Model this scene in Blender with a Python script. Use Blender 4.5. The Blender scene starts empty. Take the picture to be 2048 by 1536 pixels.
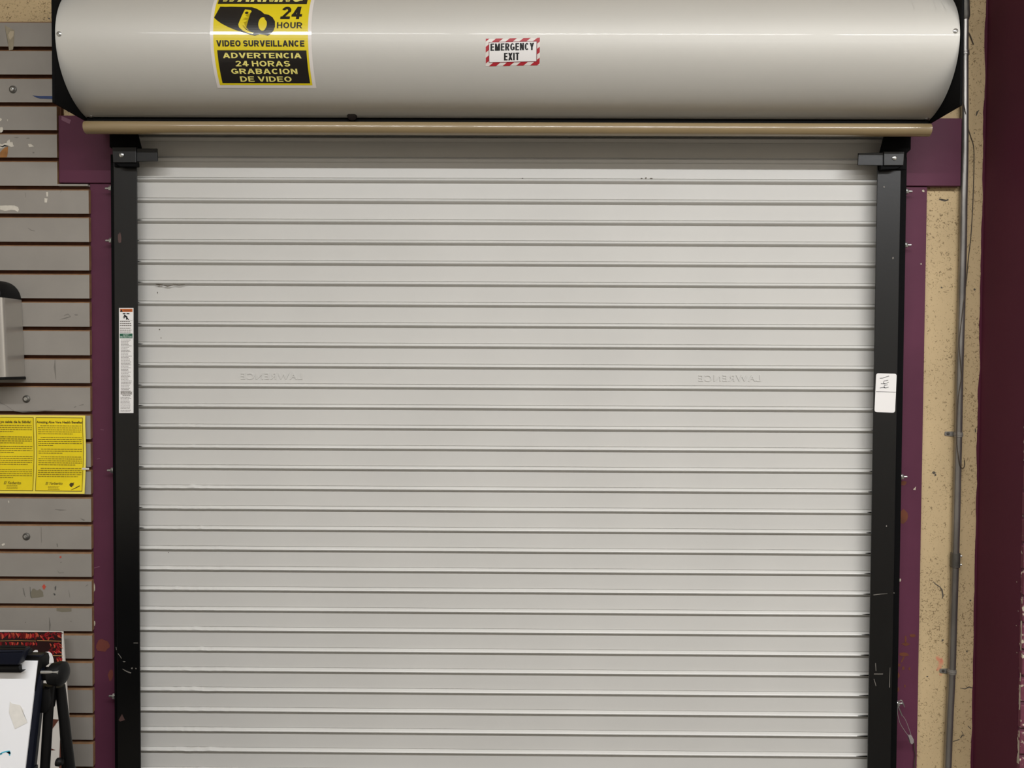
import bpy, bmesh, math, random
from mathutils import Vector, Matrix, noise
random.seed(7)
PI = math.pi
scn = bpy.context.scene
COL = scn.collection

# ------------------------------------------------------------------ camera
CAMLOC = Vector((0.0329, -2.0996, 1.6))
YAW, PITCH, ROLL = 0.006614, -0.023991, -0.005247
FPX = 1538.0
M = Matrix.Rotation(YAW, 3, 'Z') @ Matrix.Rotation(PITCH, 3, 'X') @ Matrix.Rotation(ROLL, 3, 'Y')
cd = bpy.data.cameras.new('camera'); cd.sensor_width = 36; cd.lens = FPX/2048*36; cd.clip_start = .02
cam = bpy.data.objects.new('camera', cd); COL.objects.link(cam)
R4 = Matrix((M.col[0], M.col[2], -M.col[1])).transposed().to_4x4()
cam.matrix_world = Matrix.Translation(CAMLOC) @ R4
scn.camera = cam

# ------------------------------------------------------------------ light
w = bpy.data.worlds.new('world'); scn.world = w; w.use_nodes = True
w.node_tree.nodes['Background'].inputs[0].default_value = (.97, .98, 1, 1)
w.node_tree.nodes['Background'].inputs[1].default_value = .11

def strip(x, y, length, power, wid=.10, z=3.33):
    l = bpy.data.lights.new('fluorescent_light', 'AREA'); l.shape = 'RECTANGLE'
    l.size = length; l.size_y = wid; l.energy = power; l.color = (.975, .985, 1)
    o = bpy.data.objects.new('fluorescent_light', l); o.location = (x, y, z); COL.objects.link(o)
strip(2.55, -2.35, 1.75, 88)
strip(0.65, -2.35, 1.75, 68)
strip(-1.12, -2.35, 1.60, 46)
strip(2.20, -4.9, 2.4, 40)
strip(-1.0, -4.9, 2.4, 30)
scn.view_settings.view_transform = 'Standard'; scn.view_settings.look = 'None'
scn.view_settings.gamma = 1; scn.view_settings.use_curve_mapping = False
scn.view_settings.exposure = -0.21

# ------------------------------------------------------------------ helpers
def ray(u, v): return M @ Vector(((u-1024)/FPX, 1, (768-v)/FPX))
def at(u, v, Y):
    d = ray(u, v); return CAMLOC + d*((Y-CAMLOC.y)/d.y)
def atX(u, v, X):
    d = ray(u, v); return CAMLOC + d*((X-CAMLOC.x)/d.x)

def lin(h):
    h = h.lstrip('#'); o = []
    for i in (0, 2, 4):
        c = int(h[i:i+2], 16)/255
        o.append(c/12.92 if c <= .04045 else ((c+.055)/1.055)**2.4)
    return tuple(o)+(1,)

MATS = {}
def mat(name, color, rough=.5, metal=0, var=0, vscale=8, bump=0, bscale=200, spec=.5, coat=0, color2=None, thr=None, stretch=None):
    """principled material; var = mottling between color and color2 (or darker color)"""
    if name in MATS: return MATS[name]
    m = bpy.data.materials.new(name); m.use_nodes = True
    nt = m.node_tree; b = nt.nodes['Principled BSDF']
    b.inputs['Base Color'].default_value = lin(color); b.inputs['Roughness'].default_value = rough
    b.inputs['Metallic'].default_value = metal; b.inputs['Specular IOR Level'].default_value = spec
    b.inputs['Coat Weight'].default_value = coat; b.inputs['Coat Roughness'].default_value = .06
    tc = nt.nodes.new('ShaderNodeTexCoord'); mp = nt.nodes.new('ShaderNodeMapping')
    nt.links.new(tc.outputs['Object'], mp.inputs[0])
    if stretch: mp.inputs['Scale'].default_value = stretch
    if var:
        n = nt.nodes.new('ShaderNodeTexNoise'); n.inputs['Scale'].default_value = vscale; n.inputs['Detail'].default_value = 5
        nt.links.new(mp.outputs[0], n.inputs[0])
        r = nt.nodes.new('ShaderNodeValToRGB')
        lo, hi = thr if thr else (.35, .65)
        r.color_ramp.elements[0].position = lo; r.color_ramp.elements[1].position = hi
        c2 = lin(color2) if color2 else tuple(x*(1-var) for x in lin(color)[:3])+(1,)
        r.color_ramp.elements[0].color = c2; r.color_ramp.elements[1].color = lin(color)
        nt.links.new(n.outputs[0], r.inputs[0]); nt.links.new(r.outputs[0], b.inputs['Base Color'])
    if bump:
        n = nt.nodes.new('ShaderNodeTexNoise'); n.inputs['Scale'].default_value = bscale; n.inputs['Detail'].default_value = 3
        nt.links.new(mp.outputs[0], n.inputs[0])
        bp = nt.nodes.new('ShaderNodeBump'); bp.inputs['Strength'].default_value = bump; bp.inputs['Distance'].default_value = .002
        nt.links.new(n.outputs[0], bp.inputs['Height']); nt.links.new(bp.outputs[0], b.inputs['Normal'])
    MATS[name] = m; return m

def cream_mat():
    m = mat('cream_plaster', '#d0b78c', .75, var=.10, vscale=5, bump=.35, bscale=55)
    nt = m.node_tree; b = nt.nodes['Principled BSDF']
    src = b.inputs['Base Color'].links[0].from_socket
    tc = nt.nodes.new('ShaderNodeTexCoord')
    n = nt.nodes.new('ShaderNodeTexNoise'); n.inputs['Scale'].default_value = 150; n.inputs['Detail'].default_value = 1.5; n.inputs['Distortion'].default_value = 1.5
    n2 = nt.nodes.new('ShaderNodeTexNoise'); n2.inputs['Scale'].default_value = 6
    nt.links.new(tc.outputs['Object'], n.inputs[0]); nt.links.new(tc.outputs['Object'], n2.inputs[0])
    mul = nt.nodes.new('ShaderNodeMath'); mul.operation = 'MULTIPLY_ADD'
    nt.links.new(n2.outputs[0], mul.inputs[0]); mul.inputs[1].default_value = .22; nt.links.new(n.outputs[0], mul.inputs[2])
    r = nt.nodes.new('ShaderNodeValToRGB'); r.color_ramp.elements[0].position = .70; r.color_ramp.elements[1].position = .80
    r.color_ramp.elements[0].color = (1, 1, 1, 1); r.color_ramp.elements[1].color = (.42, .39, .34, 1)
    nt.links.new(mul.outputs[0], r.inputs[0])
    mx = nt.nodes.new('ShaderNodeMix'); mx.data_type = 'RGBA'; mx.blend_type = 'MULTIPLY'; mx.inputs[0].default_value = 1
    nt.links.new(src, mx.inputs[6]); nt.links.new(r.outputs[0], mx.inputs[7]); nt.links.new(mx.outputs[2], b.inputs['Base Color'])
    return m

WORLD = {}
def link(name, me, parent=None, origin=None):
    o = bpy.data.objects.new(name, me); COL.objects.link(o)
    if parent is not None:
        off = WORLD[parent.name]; o.parent = parent
        me.transform(Matrix.Translation(-off)); WORLD[o.name] = off
    else:
        if origin is None:
            vs = [v.co for v in me.vertices]
            mn = [min(v[i] for v in vs) for i in range(3)]; mx = [max(v[i] for v in vs) for i in range(3)]
            origin = Vector(((mn[0]+mx[0])/2, (mn[1]+mx[1])/2, mn[2]))
        me.transform(Matrix.Translation(-origin)); o.location = origin; WORLD[o.name] = Vector(origin)
    return o
def obj(name, bm, ms, parent=None, smooth=False, angle=40, **props):
    me = bpy.data.meshes.new(name)
    bmesh.ops.recalc_face_normals(bm, faces=bm.faces[:]) if props.pop('recalc', True) else None
    bm.to_mesh(me); bm.free()
    for m in (ms if isinstance(ms, (list, tuple)) else [ms]): me.materials.append(m)
    if smooth:
        me.shade_smooth(); me.set_sharp_from_angle(angle=math.radians(angle))
    o = link(name, me, parent)
    for k, v in props.items(): o[k] = v
    return o
def thing(name, label, cat, loc, group=None):
    o = bpy.data.objects.new(name, None); COL.objects.link(o); o.location = loc; o.empty_display_size = .05
    o['label'] = label; o['category'] = cat
    if group: o['group'] = group
    WORLD[o.name] = Vector(loc); return o
def tag(o, label, cat, group=None):
    o['label'] = label; o['category'] = cat
    if group: o['group'] = group
    return o
def struct(name, bm, m, **k):
    o = obj(name, bm, m, **k); o['kind'] = 'structure'; return o

def box(bm, x0, x1, y0, y1, z0, z1, bev=0, mi=0):
    vs = [bm.verts.new((x, y, z)) for x in (x0, x1) for y in (y0, y1) for z in (z0, z1)]
    fs = [bm.faces.new([vs[i] for i in f]) for f in ((0, 1, 3, 2), (4, 6, 7, 5), (0, 4, 5, 1), (2, 3, 7, 6), (0, 2, 6, 4), (1, 5, 7, 3))]
    for f in fs: f.material_index = mi
    if bev:
        es = list({e for f in fs for e in f.edges})
        bmesh.ops.bevel(bm, geom=es, offset=bev, segments=2, affect='EDGES', profile=.5)
    return bm
def nbox(*a, **k): return box(bmesh.new(), *a, **k)
def prism(bm, pts, y0, y1, bev=0):
    """pts: (x,z) outline; extruded from y0 (front) to y1"""
    a = [bm.verts.new((p[0], y0, p[1])) for p in pts]; b = [bm.verts.new((p[0], y1, p[1])) for p in pts]
    f0 = bm.faces.new(a); f1 = bm.faces.new(b[::-1]); n = len(pts)
    for i in range(n): bm.faces.new((a[i], b[i], b[(i+1) % n], a[(i+1) % n]))
    if bev:
        bmesh.ops.bevel(bm, geom=list(f0.edges), offset=bev, segments=2, affect='EDGES', profile=.5)
    return bm
def pprism(px, Y, th, bev=0, bm=None):
    pts = [at(u, v, Y) for u, v in px]
    return prism(bm or bmesh.new(), [(p.x, p.z) for p in pts], Y, Y+th, bev)
def smoothpath(P, sub=6):
    P = [Vector(p) for p in P]; out = []
    for i in range(len(P)-1):
        p0 = P[max(i-1, 0)]; p1 = P[i]; p2 = P[i+1]; p3 = P[min(i+2, len(P)-1)]
        for k in range(sub):
            t = k/sub
            out.append(.5*((2*p1)+(p2-p0)*t+(2*p0-5*p1+4*p2-p3)*t*t+(3*p1-p0-3*p2+p3)*t**3))
    out.append(P[-1]); return out
def tube(bm, P, r, n=12, cap=True, mi=0):
    P = [Vector(p) for p in P]; rings = []
    rr = r if isinstance(r, (list, tuple)) else [r]*len(P)
    t0 = (P[1]-P[0]).normalized(); up = Vector((0, 0, 1)) if abs(t0.z) < .9 else Vector((0, 1, 0))
    a = t0.cross(up).normalized()
    for i, p in enumerate(P):
        t = (P[min(i+1, len(P)-1)]-P[max(i-1, 0)]).normalized()
        a = (a-t*a.dot(t)).normalized(); b = t.cross(a)
        rings.append([bm.verts.new(p+(a*math.cos(2*PI*k/n)+b*math.sin(2*PI*k/n))*rr[i]) for k in range(n)])
    for i in range(len(P)-1):
        for k in range(n):
            f = bm.faces.new((rings[i][k], rings[i][(k+1) % n], rings[i+1][(k+1) % n], rings[i+1][k])); f.material_index = mi
    if cap:
        bm.faces.new(rings[0][::-1]).material_index = mi; bm.faces.new(rings[-1]).material_index = mi
    return bm
def ntube(*a, **k): return tube(bmesh.new(), *a, **k)
def lathe(bm, c, axis, prof, n=16):
    """prof: (distance along axis, radius)"""
    c = Vector(c); ax = Vector(axis).normalized(); u = ax.orthogonal().normalized(); v = ax.cross(u); rings = []
    for d, r in prof:
        rings.append([bm.verts.new(c+ax*d+(u*math.cos(2*PI*k/n)+v*math.sin(2*PI*k/n))*max(r, 1e-5)) for k in range(n)])
    for i in range(len(prof)-1):
        for k in range(n): bm.faces.new((rings[i][k], rings[i][(k+1) % n], rings[i+1][(k+1) % n], rings[i+1][k]))
    bm.faces.new(rings[0][::-1]); bm.faces.new(rings[-1]); return bm

def blob(u, v, ru, rv, n=12, jag=.25, rot=0, seed=None):
    rd = random.Random(seed if seed is not None else int(u*7+v*13)); o = []
    for k in range(n):
        a = 2*PI*k/n; s = 1+rd.uniform(-jag, jag); x, y = ru*s*math.cos(a), rv*s*math.sin(a)
        o.append((u+x*math.cos(rot)-y*math.sin(rot), v+x*math.sin(rot)+y*math.cos(rot)))
    return o
def flat(bm, poly, fn, mi=0):
    """a flat printed / stuck polygon given in (u,v), placed by fn(u,v) -> Vector"""
    vs = [bm.verts.new(fn(u, v)) for u, v in poly]
    try: f = bm.faces.new(vs); f.material_index = mi
    except ValueError: return
    if len(poly) > 4: bmesh.ops.triangulate(bm, faces=[f])
def quad(bm, u0, v0, u1, v1, fn, mi=0): flat(bm, [(u0, v0), (u1, v0), (u1, v1), (u0, v1)], fn, mi)
def stroke(pts, wd):
    """polyline -> outline polygon"""
    L, Rr = [], []
    for i, p in enumerate(pts):
        a = pts[max(i-1, 0)]; b = pts[min(i+1, len(pts)-1)]
        dx, dy = b[0]-a[0], b[1]-a[1]; l = math.hypot(dx, dy) or 1
        w_ = wd[i] if isinstance(wd, (list, tuple)) else wd
        L.append((p[0]-dy/l*w_/2, p[1]+dx/l*w_/2)); Rr.append((p[0]+dy/l*w_/2, p[1]-dx/l*w_/2))
    return L+Rr[::-1]

def text2d(body, bold=0.0, spacing=1.0):
    cu = bpy.data.curves.new('t', 'FONT'); cu.body = body; cu.size = 1; cu.offset = bold; cu.resolution_u = 3; cu.space_character = spacing
    o = bpy.data.objects.new('t', cu); COL.objects.link(o)
    dg = bpy.context.evaluated_depsgraph_get(); me = bpy.data.meshes.new_from_object(o.evaluated_get(dg))
    vs = [(v.co.x, v.co.y) for v in me.vertices]; fs = [list(p.vertices) for p in me.polygons]
    bpy.data.objects.remove(o); bpy.data.curves.remove(cu); bpy.data.meshes.remove(me)
    return vs, fs
def text(bm, body, u0, v0, u1, v1, fn, bold=.02, shear=0, mirror=False, mi=0, spacing=1.0, rot=None):
    """lettering fitted to the box u0..u1, v0 (top) .. v1 (bottom)"""
    vs, fs = text2d(body, bold, spacing)
    x0 = min(v[0] for v in vs); x1 = max(v[0] for v in vs); y0 = min(v[1] for v in vs); y1 = max(v[1] for v in vs)
    out = []
    for x, y in vs:
        s = (x-x0)/(x1-x0); t = (y-y0)/(y1-y0)
        if mirror: s = 1-s
        if rot: s, t = t, s if rot > 0 else (1-s)
        u = u0+(u1-u0)*s; v = v1+(v0-v1)*t; u += shear*(v1-v)
        out.append(bm.verts.new(fn(u, v)))
    for f in fs:
        try: bm.faces.new([out[i] for i in f]).material_index = mi
        except ValueError: pass
GL = {  # bold sans capitals as strokes: V bar, H bar, D diagonal, A arc; first number = relative width
 'A': (.92, [('D', 0, 0, .5, 1), ('D', 1, 0, .5, 1), ('H', .26, .2, .8)]), 'B': (.80, [('V', 0, 0, 1), ('H', 0, 0, .5), ('H', .52, 0, .5), ('H', 1, 0, .5), ('A', .5, .76, .5, .24, -90, 90), ('A', .5, .26, .5, .26, -90, 90)]),
 'C': (.84, [('A', .5, .5, .5, .5, 42, 318)]), 'D': (.84, [('V', 0, 0, 1), ('H', 0, 0, .4), ('H', 1, 0, .4), ('A', .4, .5, .6, .5, -90, 90)]),
 'E': (.74, [('V', 0, 0, 1), ('H', 0, 0, 1), ('H', .52, 0, .88), ('H', 1, 0, 1)]), 'F': (.7, [('V', 0, 0, 1), ('H', .52, 0, .85), ('H', 1, 0, 1)]),
 'G': (.88, [('A', .5, .5, .5, .5, 42, 340), ('H', .42, .55, 1), ('V', 1, .1, .5)]), 'H': (.82, [('V', 0, 0, 1), ('V', 1, 0, 1), ('H', .52, 0, 1)]),
 'I': (.0, [('V', 0, 0, 1)]), 'L': (.68, [('V', 0, 0, 1), ('H', 0, 0, 1)]), 'M': (1.0, [('V', 0, 0, 1), ('V', 1, 0, 1), ('D', .5, 0, 0, 1), ('D', .5, 0, 1, 1)]),
 'N': (.82, [('V', 0, 0, 1), ('V', 1, 0, 1), ('D', 1, 0, 0, 1)]), 'O': (.90, [('A', .5, .5, .5, .5, 0, 360)]),
 'R': (.84, [('V', 0, 0, 1), ('H', .47, 0, .5), ('H', 1, 0, .5), ('A', .5, .735, .5, .265, -90, 90), ('D', 1, 0, .5, .5)]),
 'S': (.78, [('A', .5, .735, .5, .265, 25, 270), ('A', .5, .25, .5, .25, -155, 90)]), 'T': (.78, [('V', .5, 0, 1), ('H', 1, 0, 1)]),
 'U': (.82, [('V', 0, .35, 1), ('V', 1, .35, 1), ('A', .5, .36, .5, .36, 180, 360)]), 'V': (.88, [('D', .5, 0, 0, 1), ('D', .5, 0, 1, 1)]),
 'W': (1.25, [('D', .25, 0, 0, 1), ('D', .25, 0, .5, 1), ('D', .75, 0, .5, 1), ('D', .75, 0, 1, 1)]), 'X': (.86, [('D', 0, 0, 1, 1), ('D', 1, 0, 0, 1)]),
 'Y': (.86, [('D', .5, .42, 0, 1), ('D', .5, .42, 1, 1), ('V', .5, 0, .45)]), '2': (.72, [('A', .5, .71, .5, .29, -20, 165), ('D', .08, .1, .93, .62), ('H', 0, 0, 1)]),
 '4': (.76, [('V', .72, 0, 1), ('H', .24, 0, 1.05), ('D', .0, .22, .62, 1)]), ' ': (.30, [])}
def caps(bm, body, u0, v0, u1, v1, fn, t=.2, gap=.12, tv=None, slant=0, mirror=False):
    """bold capitals fitted to a box; t = vertical stem, tv = horizontal stem, in letter heights"""
    tv = tv or t*.85; X = 0; quads = []
    for ch in body:
        w_, st_ = GL[ch]; w_ = w_+t if ch in 'I' else w_
        fx = lambda x: X+t/2+x*(w_-t); fy = lambda y: tv/2+y*(1-tv)
        if ch == ' ': X += w_; continue
        for q in st_:
            if q[0] == 'V': x = fx(q[1]); quads.append([(x-t/2, q[2]), (x+t/2, q[2]), (x+t/2, q[3]), (x-t/2, q[3])])
            elif q[0] == 'H': y = fy(q[1]); a, b = fx(q[2])-t/2*(q[2] < .05), fx(q[3])+t/2*(q[3] > .8); quads.append([(a, y-tv/2), (b, y-tv/2), (b, y+tv/2), (a, y+tv/2)])
            elif q[0] == 'D':
                tt = t*1.05; a, b = fx(q[1]), fx(q[3]); quads.append([(a-tt/2, q[2]), (a+tt/2, q[2]), (b+tt/2, q[4]), (b-tt/2, q[4])])
            else:
                _, cx, cy, rx, ry, a0, a1 = q; n = max(5, int(abs(a1-a0)/18)); P_ = []
                for i in range(n+1):
                    a = math.radians(a0+(a1-a0)*i/n); c, s = math.cos(a), math.sin(a)
                    RX = rx*(w_-t); RY = ry*(1-tv); CX = fx(cx); CY_ = fy(cy)
                    P_.append(((CX+(RX+t/2)*c, CY_+(RY+tv/2)*s), (CX+(RX-t/2)*c, CY_+(RY-tv/2)*s)))
                for i in range(n): quads.append([P_[i][0], P_[i+1][0], P_[i+1][1], P_[i][1]])
        X += w_+gap
    X -= gap
    for q in quads:
        o = []
        for x, y in q:
            s = (x+slant*y)/X
            if mirror: s = 1-s
            o.append((u0+(u1-u0)*s, v1+(v0-v1)*y))
        n = max(1, int(abs(o[2][1]-o[1][1])/4)) if q[0][1] == q[1][1] and q[2][1] == q[3][1] else 1
        for i in range(n):
            L = lambda a, b, t: (a[0]+(b[0]-a[0])*t, a[1]+(b[1]-a[1])*t)
            c4_ = (L(o[0], o[3], i/n), L(o[1], o[2], i/n), L(o[1], o[2], (i+1)/n), L(o[0], o[3], (i+1)/n))
            bm.faces.new([bm.verts.new(fn(a, b)) for a, b in c4_])
def segs(bm, pts, wd, fn):
    for a, b in zip(pts, pts[1:]):
        dx, dy = b[0]-a[0], b[1]-a[1]; l = math.hypot(dx, dy) or 1; nx, ny = -dy/l*wd/2, dx/l*wd/2; ex, ey = dx/l*wd*.3, dy/l*wd*.3
        bm.faces.new([bm.verts.new(fn(*p)) for p in ((a[0]+nx-ex, a[1]+ny-ey), (b[0]+nx+ex, b[1]+ny+ey), (b[0]-nx+ex, b[1]-ny+ey), (a[0]-nx-ex, a[1]-ny-ey))])
def pl(Y): return lambda u, v: at(u, v, Y)

# ------------------------------------------------------------------ materials
CREAM = cream_mat()
SHUT = mat('shutter_enamel', '#cfcdc8', .32, var=.05, vscale=3, bump=.05, bscale=900, spec=.5)
HOODM = mat('hood_steel', '#cfccc4', .52, metal=.20, var=.05, vscale=4, bump=.03, bscale=500, stretch=(.3, 1, 1), coat=.10)
BLACK = mat('black_paint', '#060607', .37, var=.3, vscale=14, spec=.5, bump=.05, bscale=120)
BLK2 = mat('black_steel', '#060607', .75, spec=.12)
PURP = mat('maroon_paint', '#5f3045', .6, var=.16, vscale=5, bump=.12, bscale=60, spec=.25)
MAR = mat('dark_maroon_paint', '#5a2739', .6, var=.10, vscale=3, bump=.12, bscale=70, spec=.2)
GREY = mat('slatwall_grey', '#99938b', .45, var=.09, vscale=9, bump=.04, bscale=150)
MDF = mat('raw_fibreboard', '#8b6848', .8, var=.25, vscale=40)
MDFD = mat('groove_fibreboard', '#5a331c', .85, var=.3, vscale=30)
TAN = mat('tan_enamel', '#917d5a', .34, var=.06, vscale=5, coat=.8)
ZINC = mat('zinc_plate', '#c9c9c6', .28, metal=.9, var=.2, vscale=60)
GALV = mat('galvanised_pipe', '#a09c97', .36, metal=.8, var=.35, vscale=18, stretch=(1, 1, .4), bump=.1, bscale=90)
DULL = mat('dull_steel', '#6f6c66', .5, metal=.7, var=.3, vscale=60)
OLIVE = mat('oiled_steel_shaft', '#565143', .5, metal=.5)
WIRE = mat('dark_wire', '#4a3f33', .6)
WHITE = mat('white_vinyl', '#f1eeeb', .4)
YEL = mat('yellow_vinyl', '#e6cf12', .32, coat=.5)
BLKV = mat('black_vinyl', '#15110f', .3, coat=.5)
WHTV = mat('white_glossy_vinyl', '#e6dfd8', .3, coat=.5)
CREV = mat('pale_yellow_print', '#ece07c', .4)
RED = mat('red_print', '#b02430', .4)
INK = mat('black_ink', '#0d0c0c', .5)
GINK = mat('grey_ink', '#8a8580', .6)
ORG = mat('orange_print', '#c8692e', .5)
GRN = mat('green_print', '#1c5b43', .5)
YPAP = mat('yellow_paper', '#fade12', .6, var=.10, vscale=14)
YEDGE = mat('yellow_paper_margin', '#f9e65a', .35)
YINK = mat('brown_ink_on_yellow', '#7f6b12', .7)
YINK2 = mat('dark_ink_on_yellow', '#4a3a10', .7)
NAVY = mat('navy_plastic', '#0c101e', .45, spec=.3)
BPLAS = mat('black_plastic', '#060607', .5, spec=.25)
BOARD = mat('white_board', '#fafafc', .3)
TAPE = mat('yellowed_tape', '#a39882', .3, var=.25, vscale=60)
PATCH = mat('torn_paper', '#d9d2c4', .7, var=.15, vscale=60)
VENEER = mat('torn_brown_fibre', '#a8733c', .8, var=.3, vscale=50)
BLUE = mat('blue_tape', '#2c4375', .5, var=.2, vscale=60)
SMUDGE = mat('grey_scuff', '#78736c', .6)
RUST = mat('rust_stain', '#6e3a22', .7, var=.3, vscale=30)
PINK = mat('faded_pink_paint', '#7f5265', .6)
SALMON = mat('salmon_paint', '#d98468', .8, var=.3, vscale=60, color2='#d0b78c')
SILV = mat('silver_plastic', '#b8b3ab', .28, metal=.5, var=.04, vscale=6)
CHIP = mat('bare_plaster_chip', '#cfc4ae', .8, var=.3, vscale=50)
SEAL = mat('grey_plastic_seal', '#8d8682', .6)
SPECK = mat('dark_speck', '#5b5348', .7)

# ------------------------------------------------------------------ the setting
FL = nbox(-2.8, 3.6, -7, 1.2, -.1, 0)
struct('floor', FL, mat('floor_vinyl', '#5a544b', .4, var=.1, vscale=2))
struct('ceiling', nbox(-2.8, 3.6, -7, .5, 3.4, 3.5), mat('ceiling_paint', '#e6e2da', .8, var=.05, vscale=2))
WY = .03
bm = bmesh.new()
box(bm, -2.8, -1.02, WY, .25, 0, 3.4); box(bm, 1.02, 3.6, WY, .25, 0, 3.4); box(bm, -1.02, 1.02, WY, .25, 2.2, 3.4)
wall = struct('wall_back', bm, CREAM)
struct('wall_left', nbox(-2.95, -2.8, -7, .25, 0, 3.4), mat('side_wall_paint', '#cdc6ba', .7, var=.05, vscale=2))
struct('wall_right', nbox(3.6, 3.75, -7, .25, 0, 3.4), MATS['side_wall_paint'])
struct('wall_front', nbox(-2.95, 3.75, -7.15, -7, 0, 3.4), MATS['side_wall_paint'])
# cracks, smudges and pinholes of their own on the cream wall
bm = bmesh.new(); fw = pl(WY-.0004)
for pts, wd in (([(1866, 1163), (1871, 1168), (1880, 1174), (1884, 1180), (1886, 1192), (1884, 1198)], [1, 2, 2, 3, 3.2, 1]),
                ([(1920, 1376), (1930, 1378), (1938, 1374), (1945, 1376)], [1, 1.6, 2.6, 2]),
                ([(1906, 1483), (1912, 1481), (1919, 1479)], 1.6), ([(1921, 1476), (1925, 1470), (1928, 1472), (1923, 1462)], [2, 3, 1.4, 1]),
                ([(1878, 398), (1884, 401), (1890, 402), (1897, 399)], [2, 1.6, 2, 3]), ([(1936, 1452), (1942, 1458)], 1.5),
                ([(1950, 857), (1952, 862), (1950, 865)], 1.3), ([(1953, 225), (1958, 219), (1952, 232)], 1.6)):
    flat(bm, stroke(pts, wd), fw)
for u, v, r in ((1855, 1353, 2), (1883, 575, 1.7), (1949, 579, 2), (1868, 946, 3), (1871, 950, 2), (1941, 1201, 1.6), (1885, 1281, 2.4), (1934, 1303, 2), (98, 37, 1.6), (1949, 266, 1.4), (136, 223, 1.5), (141, 221, 1.2)):
    flat(bm, blob(u, v, r, r, 7, .4), fw)
obj('plaster_crack', bm, SPECK, wall, kind='stuff', label='dark hairline cracks and pits in the plaster')
bm = bmesh.new()
flat(bm, blob(1881, 1328, 5, 13, 16, .45, .25), fw); flat(bm, blob(1877, 1315, 5, 6, 12, .5), fw); flat(bm, blob(1882, 1349, 4, 3, 9, .4), fw)
obj('paint_smudge', bm, SALMON, wall, label='salmon paint smudge')

# pilaster: smooth maroon side, flaking brick front
PX, PYF = 1.311, -.166
pil = struct('wall_pilaster', nbox(PX, PX+.6, PYF+.012, WY, 0, 3.4), [MAR])
brk = [mat('painted_brick', '#6a3343', .6, var=.6, vscale=60, color2='#cfc4ae', thr=(.36, .42), bump=.8, bscale=90), mat('mortar_joint', '#5d3240', .9, var=.5, vscale=35, color2='#b9ae9b', thr=(.36,.42))]
row = 0; z = .01
while z < 3.36:
    bx = PX-.001 if row % 2 == 0 else PX-.001
    x = PX; first = True
    while x < PX+.6-.01:
        L = (.095 if (row % 2 and first) else .198); L = min(L, PX+.6-x)
        b = nbox(x+(.000 if first else .005), x+L-.005, PYF+random.uniform(-.002, .001), PYF+.0125, z+.005, z+.062, .003)
        for v in b.verts: v.co += Vector((random.uniform(-.0006, .0006), random.uniform(-.001, .001), random.uniform(-.001, .001)))
        obj('brick', b, brk[0], pil); x += L; first = False
    z += .0675; row += 1
bm = nbox(PX+.002, PX+.6, PYF+.006, PYF+.0125, 0, 3.4); obj('mortar', bm, brk[1], pil)
# wavering brush edge of the maroon paint on the plaster beside the pilaster
bm = bmesh.new(); edge = []
for i in range(120):
    zz = .3+i*.02
    edge.append((PX-.004-.0045*(noise.noise(Vector((0, 0, zz*9)))+.5*noise.noise(Vector((3, 0, zz*31)))+.4), zz))
for i in range(119):
    a, b = edge[i], edge[i+1]
    bm.faces.new([bm.verts.new(p) for p in ((a[0], WY-.0005, a[1]), (PX+.001, WY-.0005, a[1]), (PX+.001, WY-.0005, b[1]), (b[0], WY-.0005, b[1]))])
obj('paint_edge', bm, MAR, pil, label='wavering brushed edge of maroon paint')
bm = bmesh.new()
for v0, v1, wd in ((1192, 1205, 3), (1240, 1300, 4), (1345, 1362, 3), (1370, 1420, 6), (1462, 1476, 4), (1482, 1530, 7)):
    n = 9; L, Rr = [], []
    for k in range(n):
        v = v0+(v1-v0)*k/(n-1); p = atX(2040, v, PX-.0006); zc = p.z
        L.append(Vector((PX-.0008, PYF+.0005, zc))); Rr.append(Vector((PX-.0008, PYF+.002+random.uniform(.3, 1)*wd*.0011, zc)))
    for k in range(n-1): bm.faces.new([bm.verts.new(p) for p in (L[k], Rr[k], Rr[k+1], L[k+1])])
for v in (1164, 1222, 1251, 1305):
    p = atX(2038-random.random()*8, v, PX-.0008); flat(bm, blob(0, 0, .0016, .0013, 7, .3, seed=v), lambda a, b, p=p: Vector((PX-.0008, p.y+a, p.z+b)))
obj('paint_chip', bm, CHIP, pil, kind='stuff', label='pale chips where the corner paint has flaked')

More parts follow.
